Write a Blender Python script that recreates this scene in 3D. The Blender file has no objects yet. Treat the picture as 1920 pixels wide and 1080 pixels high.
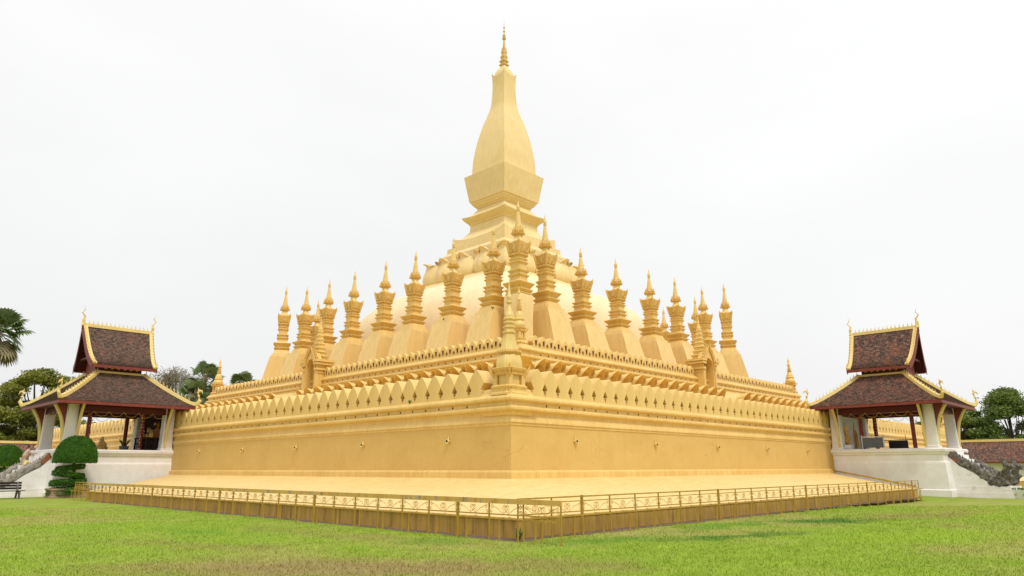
import bpy, math, random
import numpy as np
from math import sin, cos, pi, radians, sqrt
from mathutils import Vector, Matrix
random.seed(7)
C = bpy.data.collections.new('place'); bpy.context.scene.collection.children.link(C)
sc = bpy.context.scene

# ------------------------------------------------------------------ camera
CAM = (-53.676, -52.689, 1.65); YAW, PIT, ROL, FPX = 43.783, 14.387, -0.119, 1318.27
def cam_axes():
    y, p, r = map(radians, (YAW, PIT, ROL))
    f = Vector((cos(y)*cos(p), sin(y)*cos(p), sin(p))); rt = Vector((sin(y), -cos(y), 0)); u = rt.cross(f)
    return f, rt*cos(r)+u*sin(r), -rt*sin(r)+u*cos(r)
cd = bpy.data.cameras.new('camera'); cam = bpy.data.objects.new('camera', cd); C.objects.link(cam)
_f, _r, _u = cam_axes()
cam.matrix_world = Matrix(((_r.x, _u.x, -_f.x, CAM[0]), (_r.y, _u.y, -_f.y, CAM[1]), (_r.z, _u.z, -_f.z, CAM[2]), (0, 0, 0, 1)))
cd.sensor_width = 36; cd.lens = FPX/1920*36; cd.clip_end = 2000; cd.clip_start = .1
sc.camera = cam

# ------------------------------------------------------------------ world: bright overcast over a physical sky
SUN_EL, SUN_AZ = radians(58), radians(-108)          # direction TO the sun, azimuth from +X
w = bpy.data.worlds.new('World'); sc.world = w; w.use_nodes = True
nt = w.node_tree; nt.nodes.clear(); N = nt.nodes.new; L = nt.links.new
out = N('ShaderNodeOutputWorld'); bg = N('ShaderNodeBackground'); sky = N('ShaderNodeTexSky'); sky.sky_type = 'NISHITA'
sky.sun_disc = False; sky.sun_elevation = SUN_EL; sky.sun_rotation = pi/2-SUN_AZ
bg.inputs['Strength'].default_value = .1
tc = N('ShaderNodeTexCoord'); sep = N('ShaderNodeSeparateXYZ'); L(tc.outputs['Generated'], sep.inputs[0])
ramp = N('ShaderNodeValToRGB'); L(sep.outputs['Z'], ramp.inputs[0])
e = ramp.color_ramp.elements; e[0].position = 0; e[0].color = (.665, .66, .655, 1); e[1].position = 1; e[1].color = (.95, .945, .93, 1)
x = ramp.color_ramp.elements.new(.25); x.color = (.735, .735, .73, 1)
x = ramp.color_ramp.elements.new(.55); x.color = (.785, .785, .78, 1)
nz = N('ShaderNodeTexNoise'); nz.inputs['Scale'].default_value = 2.2; nz.inputs['Detail'].default_value = 5
mp = N('ShaderNodeMapping'); mp.inputs['Scale'].default_value = (1, 1, 2.5); L(tc.outputs['Generated'], mp.inputs[0]); L(mp.outputs[0], nz.inputs[0])
mr = N('ShaderNodeMapRange'); mr.inputs['From Min'].default_value = .3; mr.inputs['From Max'].default_value = .7; mr.inputs['To Min'].default_value = 10.1; mr.inputs['To Max'].default_value = 10.75
L(nz.outputs['Fac'], mr.inputs[0])
# the overcast gets brighter towards the sun side (right of the picture)
dt = N('ShaderNodeVectorMath'); dt.operation = 'DOT_PRODUCT'; L(tc.outputs['Generated'], dt.inputs[0]); dt.inputs[1].default_value = (.31, -.95, 0)
ma = N('ShaderNodeMath'); ma.operation = 'MULTIPLY_ADD'; L(dt.outputs['Value'], ma.inputs[0]); ma.inputs[1].default_value = .5; L(mr.outputs[0], ma.inputs[2])
vm = N('ShaderNodeVectorMath'); vm.operation = 'SCALE'; L(ramp.outputs[0], vm.inputs[0]); L(ma.outputs[0], vm.inputs['Scale'])
mx = N('ShaderNodeMix'); mx.data_type = 'RGBA'; mx.inputs['Factor'].default_value = .965
L(sky.outputs[0], mx.inputs['A']); L(vm.outputs[0], mx.inputs['B']); L(mx.outputs['Result'], bg.inputs['Color']); L(bg.outputs[0], out.inputs[0])
sd = bpy.data.lights.new('sun', 'SUN'); sd.energy = 1.5; sd.angle = radians(14); sd.color = (1, .95, .88)
so = bpy.data.objects.new('sun', sd); C.objects.link(so)
so.rotation_euler = Vector((cos(SUN_EL)*cos(SUN_AZ), cos(SUN_EL)*sin(SUN_AZ), sin(SUN_EL))).to_track_quat('Z', 'Y').to_euler()
sc.view_settings.view_transform = 'Standard'; sc.view_settings.look = 'None'; sc.view_settings.exposure = 0.35; sc.view_settings.gamma = 1

# ------------------------------------------------------------------ materials
def newmat(name, rough=.6, spec=.4):
    m = bpy.data.materials.new(name); m.use_nodes = True; t = m.node_tree; b = t.nodes['Principled BSDF']
    b.inputs['Roughness'].default_value = rough; b.inputs['Specular IOR Level'].default_value = spec
    return m, t, b
def node(t, typ, **kw):
    n = t.nodes.new(typ)
    for k, v in kw.items():
        if k.startswith('_'): setattr(n, k[1:], v)
        else: n.inputs[k.replace('_', ' ')].default_value = v
    return n
def coords(t, scale=(1, 1, 1), kind='Object', rot=(0, 0, 0)):
    tc = node(t, 'ShaderNodeTexCoord'); mp = node(t, 'ShaderNodeMapping'); mp.inputs['Scale'].default_value = scale; mp.inputs['Rotation'].default_value = rot
    t.links.new(tc.outputs[kind], mp.inputs[0]); return mp.outputs[0]
def noise(t, co, scale, detail=4, rough=.55, dist=0):
    n = node(t, 'ShaderNodeTexNoise', Scale=scale, Detail=detail, Roughness=rough, Distortion=dist); t.links.new(co, n.inputs[0]); return n.outputs['Fac']
def ramp2(t, fac, a, b, p0=.3, p1=.7, mid=None):
    r = node(t, 'ShaderNodeValToRGB'); t.links.new(fac, r.inputs[0]); e = r.color_ramp.elements
    e[0].position = p0; e[0].color = (*a, 1); e[1].position = p1; e[1].color = (*b, 1)
    if mid: q = e.new(mid[0]); q.color = (*mid[1], 1)
    return r.outputs[0]
def mix(t, fac, a, b, mode='MIX'):
    m = node(t, 'ShaderNodeMix', _data_type='RGBA', _blend_type=mode)
    for s, v in (('Factor', fac), ('A', a), ('B', b)):
        if isinstance(v, (int, float)): m.inputs[s].default_value = v
        elif isinstance(v, tuple): m.inputs[s].default_value = (*v, 1)
        else: t.links.new(v, m.inputs[s])
    return m.outputs['Result']
def bump(t, b, h, strength=.3, dist=.02):
    n = node(t, 'ShaderNodeBump', Strength=strength, Distance=dist); t.links.new(h, n.inputs['Height']); t.links.new(n.outputs[0], b.inputs['Normal'])
def gold(name, col, dark, rough=.48, streak=.35, grain=6., bmp=.25, dirt=.0, aniso=(1, 1, .18)):
    m, t, b = newmat(name, rough, .35)
    co = coords(t); n1 = noise(t, co, .55, 5, .6); n2 = noise(t, coords(t, aniso), grain, 4, .65); n3 = noise(t, co, 22, 3)
    c = ramp2(t, n1, dark, col, .25, .62)
    c = mix(t, streak, c, ramp2(t, n2, tuple(x*.80 for x in dark), tuple(min(1, x*1.06) for x in col), .3, .66))
    dr = noise(t, coords(t, (3.2, 3.2, .12)), 1.5, 6, .75)
    c = mix(t, ramp2(t, dr, (0, 0, 0), (.5, .5, .5), .60, .72), c, tuple(q*.68 for q in dark))
    if dirt:
        n4 = noise(t, coords(t, (3., 3., .25)), 1.6, 6, .7); f = ramp2(t, n4, (0, 0, 0), (1, 1, 1), .50, .66)
        mm = node(t, 'ShaderNodeMath', _operation='MULTIPLY'); t.links.new(f, mm.inputs[0]); mm.inputs[1].default_value = dirt
        c = mix(t, mm.outputs[0], c, (.17, .10, .035))
    t.links.new(c, b.inputs['Base Color']); bump(t, b, n3, bmp, .02); return m
def gold_wall(name, col, dark):
    """painted render with peeling blisters, brushed verticals and a few rain streaks"""
    m, t, b = newmat(name, .52, .3); co = coords(t)
    n1 = noise(t, coords(t, (1, 1, 1.6)), .5, 8, .68, .5); n2 = noise(t, coords(t, (1, 1, .12)), 5, 5, .7); n3 = noise(t, co, 9, 5, .6)
    c = ramp2(t, n1, dark, col, .3, .62)
    c = mix(t, .14, c, ramp2(t, n2, tuple(x*.82 for x in dark), tuple(min(1, x*1.05) for x in col), .3, .68))
    vo = node(t, 'ShaderNodeTexVoronoi', Scale=6.); vo.feature = 'SMOOTH_F1'; t.links.new(coords(t, (1, 1, .8)), vo.inputs[0])
    patch = ramp2(t, noise(t, co, .5, 3), (0, 0, 0), (1, 1, 1), .56, .66)
    bl = ramp2(t, vo.outputs['Distance'], (1, 1, 1), (0, 0, 0), .08, .3)
    mm = node(t, 'ShaderNodeMix', _data_type='RGBA', _blend_type='MULTIPLY'); mm.inputs['Factor'].default_value = 1; t.links.new(bl, mm.inputs['A']); t.links.new(patch, mm.inputs['B'])
    ad = mix(t, .35, n3, mm.outputs['Result'], 'ADD')
    st = ramp2(t, noise(t, coords(t, (2.2, 2.2, .1)), 2.4, 6, .75), (0, 0, 0), (.45, .45, .45), .6, .75)
    c = mix(t, st, c, tuple(x*.62 for x in dark))
    wn = node(t, 'ShaderNodeTexNoise', Scale=1.2, Detail=6.); t.links.new(co, wn.inputs[0]); wa = node(t, 'ShaderNodeVectorMath', _operation='SCALE'); wa.inputs['Scale'].default_value = 1.6; t.links.new(wn.outputs['Color'], wa.inputs[0])
    wb = node(t, 'ShaderNodeVectorMath', _operation='ADD'); t.links.new(co, wb.inputs[0]); t.links.new(wa.outputs[0], wb.inputs[1])
    vc = node(t, 'ShaderNodeTexVoronoi', Scale=.28); vc.feature = 'DISTANCE_TO_EDGE'; t.links.new(wb.outputs[0], vc.inputs[0]); cr = ramp2(t, vc.outputs['Distance'], (.4, .4, .4), (0, 0, 0), .0005, .004)
    gate_ = ramp2(t, noise(t, co, .3, 3), (0, 0, 0), (1, 1, 1), .5, .6); c = mix(t, mix(t, 1., cr, gate_, 'MULTIPLY'), c, (.22, .12, .03))
    t.links.new(c, b.inputs['Base Color']); bump(t, b, ad, .35, .03); return m
def plain(name, col, rough=.6, var=.25, scale=6, bmp=.15, metal=0, spec=.35):
    m, t, b = newmat(name, rough, spec); n = noise(t, coords(t), scale, 5, .6)
    t.links.new(ramp2(t, n, tuple(x*(1-var) for x in col), tuple(min(1, x*(1+var*.4)) for x in col), .3, .7), b.inputs['Base Color'])
    b.inputs['Metallic'].default_value = metal
    if bmp: bump(t, b, n, bmp, .02)
    return m
M = {}
M['wall'] = gold_wall('gold_wall_paint', (.675, .45, .142), (.61, .39, .11))
M['pede'] = gold('gold_pedestal_paint', (.80, .58, .24), (.72, .49, .17), .5, .35, 4, .15)
M['trim'] = gold('gold_trim_paint', (.78, .54, .185), (.67, .42, .11), .45, .4)
M['leaf'] = gold('gold_merlon_paint', (.78, .555, .20), (.69, .455, .135), .5, .45, 3.)
M['recess'] = gold('gold_recess_shade', (.52, .30, .06), (.42, .22, .04), .6, .3)  # darker gold, shade of the gateway arch put into the colour
M['tower'] = gold('gold_tower_paint', (.85, .635, .305), (.78, .56, .23), .5, .3, 4, .12)
M['dome'] = gold('pale_dome_paint', (.86, .69, .42), (.80, .61, .34), .55, .3, 2, .1, aniso=(1, 1, .5))
M['orn'] = gold('gold_ornament_paint', (.76, .50, .15), (.58, .33, .07), .42, .5, 14, .8)
M['spire'] = gold('gold_spire_paint', (.79, .58, .21), (.68, .46, .13), .33, .4)
M['apron'] = gold('apron_paint', (.80, .60, .26), (.70, .48, .16), .55, .6, 2.2, .15, aniso=(1, 3.2, 1))
M['plinth'] = gold('stained_plinth_paint', (.55, .34, .08), (.40, .24, .045), .65, .6, 4, .4, dirt=.8)
M['rail'] = gold('rusty_rail_paint', (.50, .31, .035), (.34, .19, .02), .55, .5, 9, .3, dirt=.4)
def band():
    m, t, b = newmat('flaking_band_paint', .6, .3); n = noise(t, coords(t, (1.1, 1.1, .2)), 1.6, 6, .75)
    c = ramp2(t, n, (.50, .28, .05), (.62, .40, .10), .35, .5); c = mix(t, ramp2(t, noise(t, coords(t, (1.6, 1.6, .3)), 1.7, 5, .8), (0, 0, 0), (.9, .9, .9), .56, .62), c, (.24, .22, .24))
    c = mix(t, ramp2(t, noise(t, coords(t, (2.6, 2.6, .3)), 1.3, 5, .8), (0, 0, 0), (.8, .8, .8), .6, .66), c, (.10, .05, .02)); t.links.new(c, b.inputs['Base Color']); return m
M['band'] = band()
M['fine'] = gold('fine_gold', (.80, .63, .26), (.70, .50, .15), .35, .4, 16, .4)
M['white'] = plain('white_limewash', (.80, .76, .72), .8, .10, 1.2, .2)
M['red'] = plain('red_timber', (.22, .042, .028), .5, .35, 5)
M['dred'] = plain('dark_red_timber', (.10, .016, .014), .55, .35, 5)
M['slot'] = plain('maroon_slot', (.10, .012, .02), .7, .2)
M['hole'] = plain('hole_shade', (.045, .02, .008), .9, .2)  # dark brown plates stand in for the shade inside small holes
M['brick'] = plain('bare_brick', (.34, .12, .06), .9, .4, 14, .6)
M['dark'] = plain('dark_wood', (.025, .018, .014), .8, .4, 9, spec=.1)
M['bark'] = plain('bark', (.11, .08, .055), .9, .5, 8, .6)
M['black'] = plain('black_paint', (.018, .016, .016), .45, .3, 9)
M['grey'] = plain('grey_board', (.14, .16, .17), .5, .2, 4)
M['dirt'] = plain('bare_soil', (.20, .13, .085), .95, .45, 5, .5)
M['skin'] = plain('skin', (.42, .23, .14), .55, .1, 9, 0)
M['hair'] = plain('black_hair', (.012, .010, .010), .5, .2, 30, .2)
M['beige'] = plain('beige_cotton', (.55, .42, .34), .85, .15, 9, .2)
M['yellow'] = plain('yellow_cotton', (.80, .62, .22), .85, .12, 9, .2)
def limewash():
    m, t, b = newmat('weathered_limewash', .8, .2); co = coords(t)
    c = ramp2(t, noise(t, co, .8, 6, .65), (.76, .70, .65), (.86, .83, .81), .32, .6)
    st = ramp2(t, noise(t, coords(t, (1, 1, .5)), 2.0, 8, .75, .6), (0, 0, 0), (.7, .7, .7), .58, .74)
    c = mix(t, st, c, (.48, .38, .30)); t.links.new(c, b.inputs['Base Color']); bump(t, b, noise(t, co, 7, 6), .3, .03); return m
M['lime'] = limewash()
def stone(name='mossy_stone', k=1.):
    m, t, b = newmat(name, .9, .2); co = coords(t); n = noise(t, co, 5, 8, .7)
    c = ramp2(t, n, (.035*k, .033*k, .03*k), (.40, .36, .31), .32, .72, (.52, (.16*k, .14*k, .12*k)))
    t.links.new(c, b.inputs['Base Color']); bump(t, b, n, .8, .06); return m
M['stone'] = stone(); M['stone2'] = stone('pale_worn_stone', 2.2)
def tiles(name, cols, redness):
    m, t, b = newmat(name, .8, .25)
    uv = node(t, 'ShaderNodeTexCoord'); br = node(t, 'ShaderNodeTexBrick', Scale=1., Mortar_Size=.012, Bias=0.)
    br.inputs['Brick Width'].default_value = .135; br.inputs['Row Height'].default_value = 1.; br.inputs['Color1'].default_value = (0, 0, 0, 1); br.inputs['Color2'].default_value = (1, 1, 1, 1); br.inputs['Mortar'].default_value = (.0, .0, .0, 1)
    t.links.new(uv.outputs['UV'], br.inputs['Vector'])
    c = ramp2(t, br.outputs['Color'], cols[0], cols[2], 0, 1, (.5, cols[1]))
    n = noise(t, coords(t), 1.3, 6, .7)
    c = mix(t, ramp2(t, n, (0, 0, 0), (redness,)*3, .48, .66), c, (.34, .135, .075))
    n3 = noise(t, coords(t, (1, 1, 2.2)), 13, 3, .6); c = mix(t, ramp2(t, n3, (0, 0, 0), (min(1, redness),)*3, .56, .64), c, (.42, .19, .12))
    n2 = noise(t, coords(t), 9, 4, .7); c = mix(t, ramp2(t, n2, (0, 0, 0), (.75,)*3, .5, .66), c, (.035, .026, .022))
    t.links.new(c, b.inputs['Base Color']); bump(t, b, br.outputs['Fac'], .5, -.02); return m
M['tileL'] = tiles('brown_clay_tiles', ((.07, .05, .042), (.145, .098, .075), (.24, .155, .115)), .3)
M['tileR'] = tiles('mottled_red_tiles', ((.06, .042, .038), (.12, .076, .062), (.32, .18, .13)), .65)
def patterned():
    m, t, b = newmat('stencilled_red_post', .5); vo = node(t, 'ShaderNodeTexVoronoi', Scale=5.); vo.inputs['Randomness'].default_value = .25
    t.links.new(coords(t), vo.inputs[0]); c = ramp2(t, vo.outputs['Distance'], (.75, .5, .2), (.20, .025, .018), .18, .28)
    t.links.new(c, b.inputs['Base Color']); return m
M['post'] = patterned()
def foliage(name, a, b_, c_, scale=.9, trans=.25):
    m, t, b = newmat(name, .6, .25); co = coords(t); n = noise(t, co, scale, 3); n2 = noise(t, co, 7, 3)
    c = ramp2(t, n, a, c_, .3, .72, (.5, b_)); c = mix(t, .4, c, ramp2(t, n2, a, c_, .35, .65))
    t.links.new(c, b.inputs['Base Color']); tr = node(t, 'ShaderNodeBsdfTranslucent'); t.links.new(c, tr.inputs[0])
    ms = node(t, 'ShaderNodeMixShader'); ms.inputs[0].default_value = trans; o = t.nodes['Material Output']
    t.links.new(b.outputs[0], ms.inputs[1]); t.links.new(tr.outputs[0], ms.inputs[2]); t.links.new(ms.outputs[0], o.inputs[0]); return m
M['topiary'] = foliage('clipped_leaves', (.03, .085, .008), (.055, .16, .014), (.11, .26, .025), 3.)
M['green'] = foliage('broad_leaves', (.08, .125, .03), (.14, .20, .045), (.24, .29, .06), .35)
M['olive'] = foliage('olive_leaves', (.10, .13, .025), (.21, .24, .04), (.38, .35, .06), .35)
M['brownleaf'] = foliage('dry_leaves', (.24, .20, .15), (.34, .28, .21), (.24, .28, .12), .5)
M['palm'] = foliage('palm_leaves', (.08, .13, .05), (.15, .21, .08), (.26, .32, .13), .6)
M['drypalm'] = foliage('dry_palm', (.26, .21, .12), (.34, .28, .17), (.30, .29, .15), .6)
def lawn_color(t, co):
    n1 = noise(t, co, .16, 5, .6, .6); n2 = noise(t, co, 1.1, 6, .7)
    c = mix(t, ramp2(t, n1, (0, 0, 0), (.85,)*3, .46, .64), ramp2(t, n2, (.22, .325, .026), (.33, .445, .048), .3, .7), ramp2(t, n2, (.33, .31, .075), (.45, .41, .14), .3, .7))
    nn = node(t, 'ShaderNodeTexNoise', Scale=.9, Detail=5.); t.links.new(co, nn.inputs[0])
    sb = node(t, 'ShaderNodeVectorMath', _operation='SUBTRACT'); t.links.new(nn.outputs['Color'], sb.inputs[0]); sb.inputs[1].default_value = (.5, .5, .5)
    s2 = node(t, 'ShaderNodeVectorMath', _operation='SCALE'); s2.inputs['Scale'].default_value = 2.6; t.links.new(sb.outputs[0], s2.inputs[0])
    ad = node(t, 'ShaderNodeVectorMath', _operation='ADD'); t.links.new(co, ad.inputs[0]); t.links.new(s2.outputs[0], ad.inputs[1])
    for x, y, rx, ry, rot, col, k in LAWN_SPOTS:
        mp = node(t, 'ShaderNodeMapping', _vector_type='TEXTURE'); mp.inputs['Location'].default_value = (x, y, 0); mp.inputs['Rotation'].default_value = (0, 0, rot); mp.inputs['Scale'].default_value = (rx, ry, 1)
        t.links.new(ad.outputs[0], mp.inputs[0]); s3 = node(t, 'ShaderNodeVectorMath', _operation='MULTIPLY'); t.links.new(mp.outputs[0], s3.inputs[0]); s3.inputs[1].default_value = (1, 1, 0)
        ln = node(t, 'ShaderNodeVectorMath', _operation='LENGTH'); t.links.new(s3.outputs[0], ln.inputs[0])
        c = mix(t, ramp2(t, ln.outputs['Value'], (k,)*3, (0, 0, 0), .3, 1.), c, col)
    return c
def lawn_mat():
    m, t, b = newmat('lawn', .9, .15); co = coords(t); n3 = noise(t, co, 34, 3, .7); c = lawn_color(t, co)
    c = mix(t, .8, c, ramp2(t, n3, (.55, .55, .55), (.98, .98, .98), .3, .7), 'MULTIPLY')
    t.links.new(c, b.inputs['Base Color']); bump(t, b, n3, .6, .03); return m
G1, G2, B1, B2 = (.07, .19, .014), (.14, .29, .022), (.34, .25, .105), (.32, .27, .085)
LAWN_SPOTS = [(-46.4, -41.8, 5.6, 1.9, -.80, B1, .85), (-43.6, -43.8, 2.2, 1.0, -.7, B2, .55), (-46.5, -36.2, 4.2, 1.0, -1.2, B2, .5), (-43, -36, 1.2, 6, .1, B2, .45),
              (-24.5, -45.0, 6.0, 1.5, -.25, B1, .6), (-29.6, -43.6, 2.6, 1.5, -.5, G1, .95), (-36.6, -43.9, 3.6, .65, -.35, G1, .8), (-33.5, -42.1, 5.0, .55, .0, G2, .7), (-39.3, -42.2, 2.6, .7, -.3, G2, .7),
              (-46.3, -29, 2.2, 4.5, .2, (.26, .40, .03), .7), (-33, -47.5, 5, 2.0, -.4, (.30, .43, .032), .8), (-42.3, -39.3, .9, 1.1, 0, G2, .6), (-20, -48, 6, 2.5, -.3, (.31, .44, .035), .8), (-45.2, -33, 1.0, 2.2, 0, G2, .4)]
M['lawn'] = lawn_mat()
def blades_mat():
    m, t, b = newmat('grass_blades', .7, .2); co = coords(t)
    at = node(t, 'ShaderNodeAttribute'); at.attribute_name = 'tint'
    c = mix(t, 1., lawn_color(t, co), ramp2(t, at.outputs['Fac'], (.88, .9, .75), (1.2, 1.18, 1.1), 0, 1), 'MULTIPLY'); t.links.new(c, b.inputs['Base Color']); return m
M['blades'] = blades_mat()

# ------------------------------------------------------------------ mesh helpers
class MB:
    def __init__(s): s.v = []; s.f = []; s.m = []; s.uv = {}; s.cur = 0
    def add(s, pts, faces):
        o = len(s.v); s.v += [tuple(p) for p in pts]
        for f in faces: s.f.append([o+i for i in f]); s.m.append(s.cur)
        return s
    def box(s, x0, x1, y0, y1, z0, z1, tx=0, ty=0):
        return s.add([(x0, y0, z0), (x1, y0, z0), (x1, y1, z0), (x0, y1, z0), (x0+tx, y0+ty, z1), (x1-tx, y0+ty, z1), (x1-tx, y1-ty, z1), (x0+tx, y1-ty, z1)],
                     [(0, 3, 2, 1), (4, 5, 6, 7), (0, 1, 5, 4), (1, 2, 6, 5), (2, 3, 7, 6), (3, 0, 4, 7)])
    def loft(s, rings, cap0=True, cap1=True):
        n = len(rings[0]); P = [p for r in rings for p in r]; F = []
        for k in range(len(rings)-1):
            for i in range(n):
                j = (i+1) % n; F.append((k*n+i, k*n+j, (k+1)*n+j, (k+1)*n+i))
        if cap0: F.append(tuple(range(n))[::-1])
        if cap1: F.append(tuple((len(rings)-1)*n+i for i in range(n)))
        return s.add(P, F)
    def lathe(s, prof, plan, cx=0, cy=0, **k):
        return s.loft([[(cx+r*px, cy+r*py, z) for px, py in plan] for r, z in prof], **k)
    def rect(s, hx, hy, prof, cx=0, cy=0, **k):
        return s.loft([[(cx-hx-o, cy-hy-o, z), (cx+hx+o, cy-hy-o, z), (cx+hx+o, cy+hy+o, z), (cx-hx-o, cy+hy+o, z)] for o, z in prof], **k)
    def prism(s, poly, y0, y1, swap=None):
        """poly in x,z extruded along y ('yz': poly in y,z extruded along x)"""
        n = len(poly); g = (lambda a, b, c: (c, a, b)) if swap == 'yz' else (lambda a, b, c: (a, c, b))
        return s.add([g(a, b, y0) for a, b in poly]+[g(a, b, y1) for a, b in poly],
                     [tuple(range(n)), tuple(range(n, 2*n))[::-1]]+[(i, i+n, (i+1) % n+n, (i+1) % n) for i in range(n)])
    def tube(s, path, rad, n=6, flat=1.):
        P = [Vector(p) for p in path]; R = rad if isinstance(rad, (list, tuple)) else [rad]*len(P); rings = []; up = Vector((0, 0, 1))
        for i, p in enumerate(P):
            d = (P[min(i+1, len(P)-1)]-P[max(i-1, 0)]).normalized()
            a = d.cross(up)
            if a.length < .05: a = d.cross(Vector((1, 0, 0)))
            a.normalize(); b = a.cross(d)
            rings.append([p+a*R[i]*flat*cos(2*pi*k/n)+b*R[i]*sin(2*pi*k/n) for k in range(n)])
        return s.loft(rings)
    def build(s, name, mats, parent=None, smooth=False, loc=None):
        me = bpy.data.meshes.new(name); me.from_pydata(s.v, [], s.f)
        mats = mats if isinstance(mats, list) else [mats]
        for m in mats: me.materials.append(M[m] if isinstance(m, str) else m)
        if len(mats) > 1: me.polygons.foreach_set('material_index', s.m)
        if s.uv:
            l = me.uv_layers.new(name='UVMap')
            for p in me.polygons:
                u = s.uv.get(p.index)
                if u:
                    for li, c in zip(p.loop_indices, u): l.data[li].uv = c
        if smooth:
            me.polygons.foreach_set('use_smooth', [True]*len(me.polygons))
        me.validate(); me.update()
        import bmesh
        bm = bmesh.new(); bm.from_mesh(me); bmesh.ops.recalc_face_normals(bm, faces=bm.faces)
        if smooth == 'auto':
            for e in bm.edges:
                if len(e.link_faces) == 2 and e.calc_face_angle(0) > radians(38): e.smooth = False
        bm.to_mesh(me); bm.free()
        o = bpy.data.objects.new(name, me); C.objects.link(o)
        if parent: o.parent = parent
        if loc: o.location = loc
        return o
SQ = [(-1, -1), (1, -1), (1, 1), (-1, 1)]
def circ(n, ph=0): return [(cos(2*pi*(i+ph)/n), sin(2*pi*(i+ph)/n)) for i in range(n)]
def red(a=.72, b=.86):
    q = [(1, a), (b, a), (b, b), (a, b), (a, 1)]; pts = []
    for k in range(4):
        c, s_ = [(1, 0), (0, 1), (-1, 0), (0, -1)][k]
        pts += [(c*x-s_*y, s_*x+c*y) for x, y in q]
    return pts
RED = red(); C16 = circ(16); C12 = circ(12); C8 = circ(8, .5)
def sqn(m): # subdivided square, with corner weight
    P = []
    for (ax, ay), (bx, by) in zip(SQ, SQ[1:]+SQ[:1]):
        for i in range(m): t = i/m; P.append((ax+(bx-ax)*t, ay+(by-ay)*t))
    return P
def sq_rings(prof, m=8): # (r, z, lift)
    P = sqn(m); return [[(r*x, r*y, z+lift*min(abs(x), abs(y))**3) for x, y in P] for r, z, lift in prof]
def spline(pts, n=6): # catmull through tuples
    out = []
    for i in range(len(pts)-1):
        p0, p1, p2, p3 = pts[max(i-1, 0)], pts[i], pts[i+1], pts[min(i+2, len(pts)-1)]
        for k in range(n):
            t = k/n; out.append(tuple(.5*((2*b)+(-a+c)*t+(2*a-5*b+4*c-d)*t*t+(-a+3*b-3*c+d)*t**3) for a, b, c, d in zip(p0, p1, p2, p3)))
    return out+[tuple(pts[-1])]
def tag(o, label=None, cat=None, group=None, kind=None):
    for k, v in (('label', label), ('category', cat), ('group', group), ('kind', kind)):
        if v: o[k] = v
    return o
def empty(name, loc=(0, 0, 0), rz=0, label=None, cat=None, group=None):
    o = bpy.data.objects.new(name, None); C.objects.link(o); o.location = loc; o.rotation_euler.z = rz; o.empty_display_size = .3
    return tag(o, label, cat, group)
def inst(src, parent=None, loc=(0, 0, 0), rz=0, scale=None):
    o = src.copy(); C.objects.link(o); o.parent = parent; o.location = loc; o.rotation_euler.z = rz
    if scale: o.scale = scale
    return o
def copy_tree(o, parent=None):
    c = o.copy(); C.objects.link(c); c.parent = parent
    for ch in list(o.children): copy_tree(ch, c)
    return c
ORD = ['first', 'second', 'third', 'fourth', 'fifth', 'sixth', 'seventh', 'eighth', 'ninth']
HX, HY = 34., 33.764; AX, AY = 21.54, 22.633; BX, BY = 16.41, 17.68; MID = 1.5
RL = -pi/2    # rotation that turns a 'right side' (outward -Y) piece into a 'left side' one (outward -X)

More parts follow.
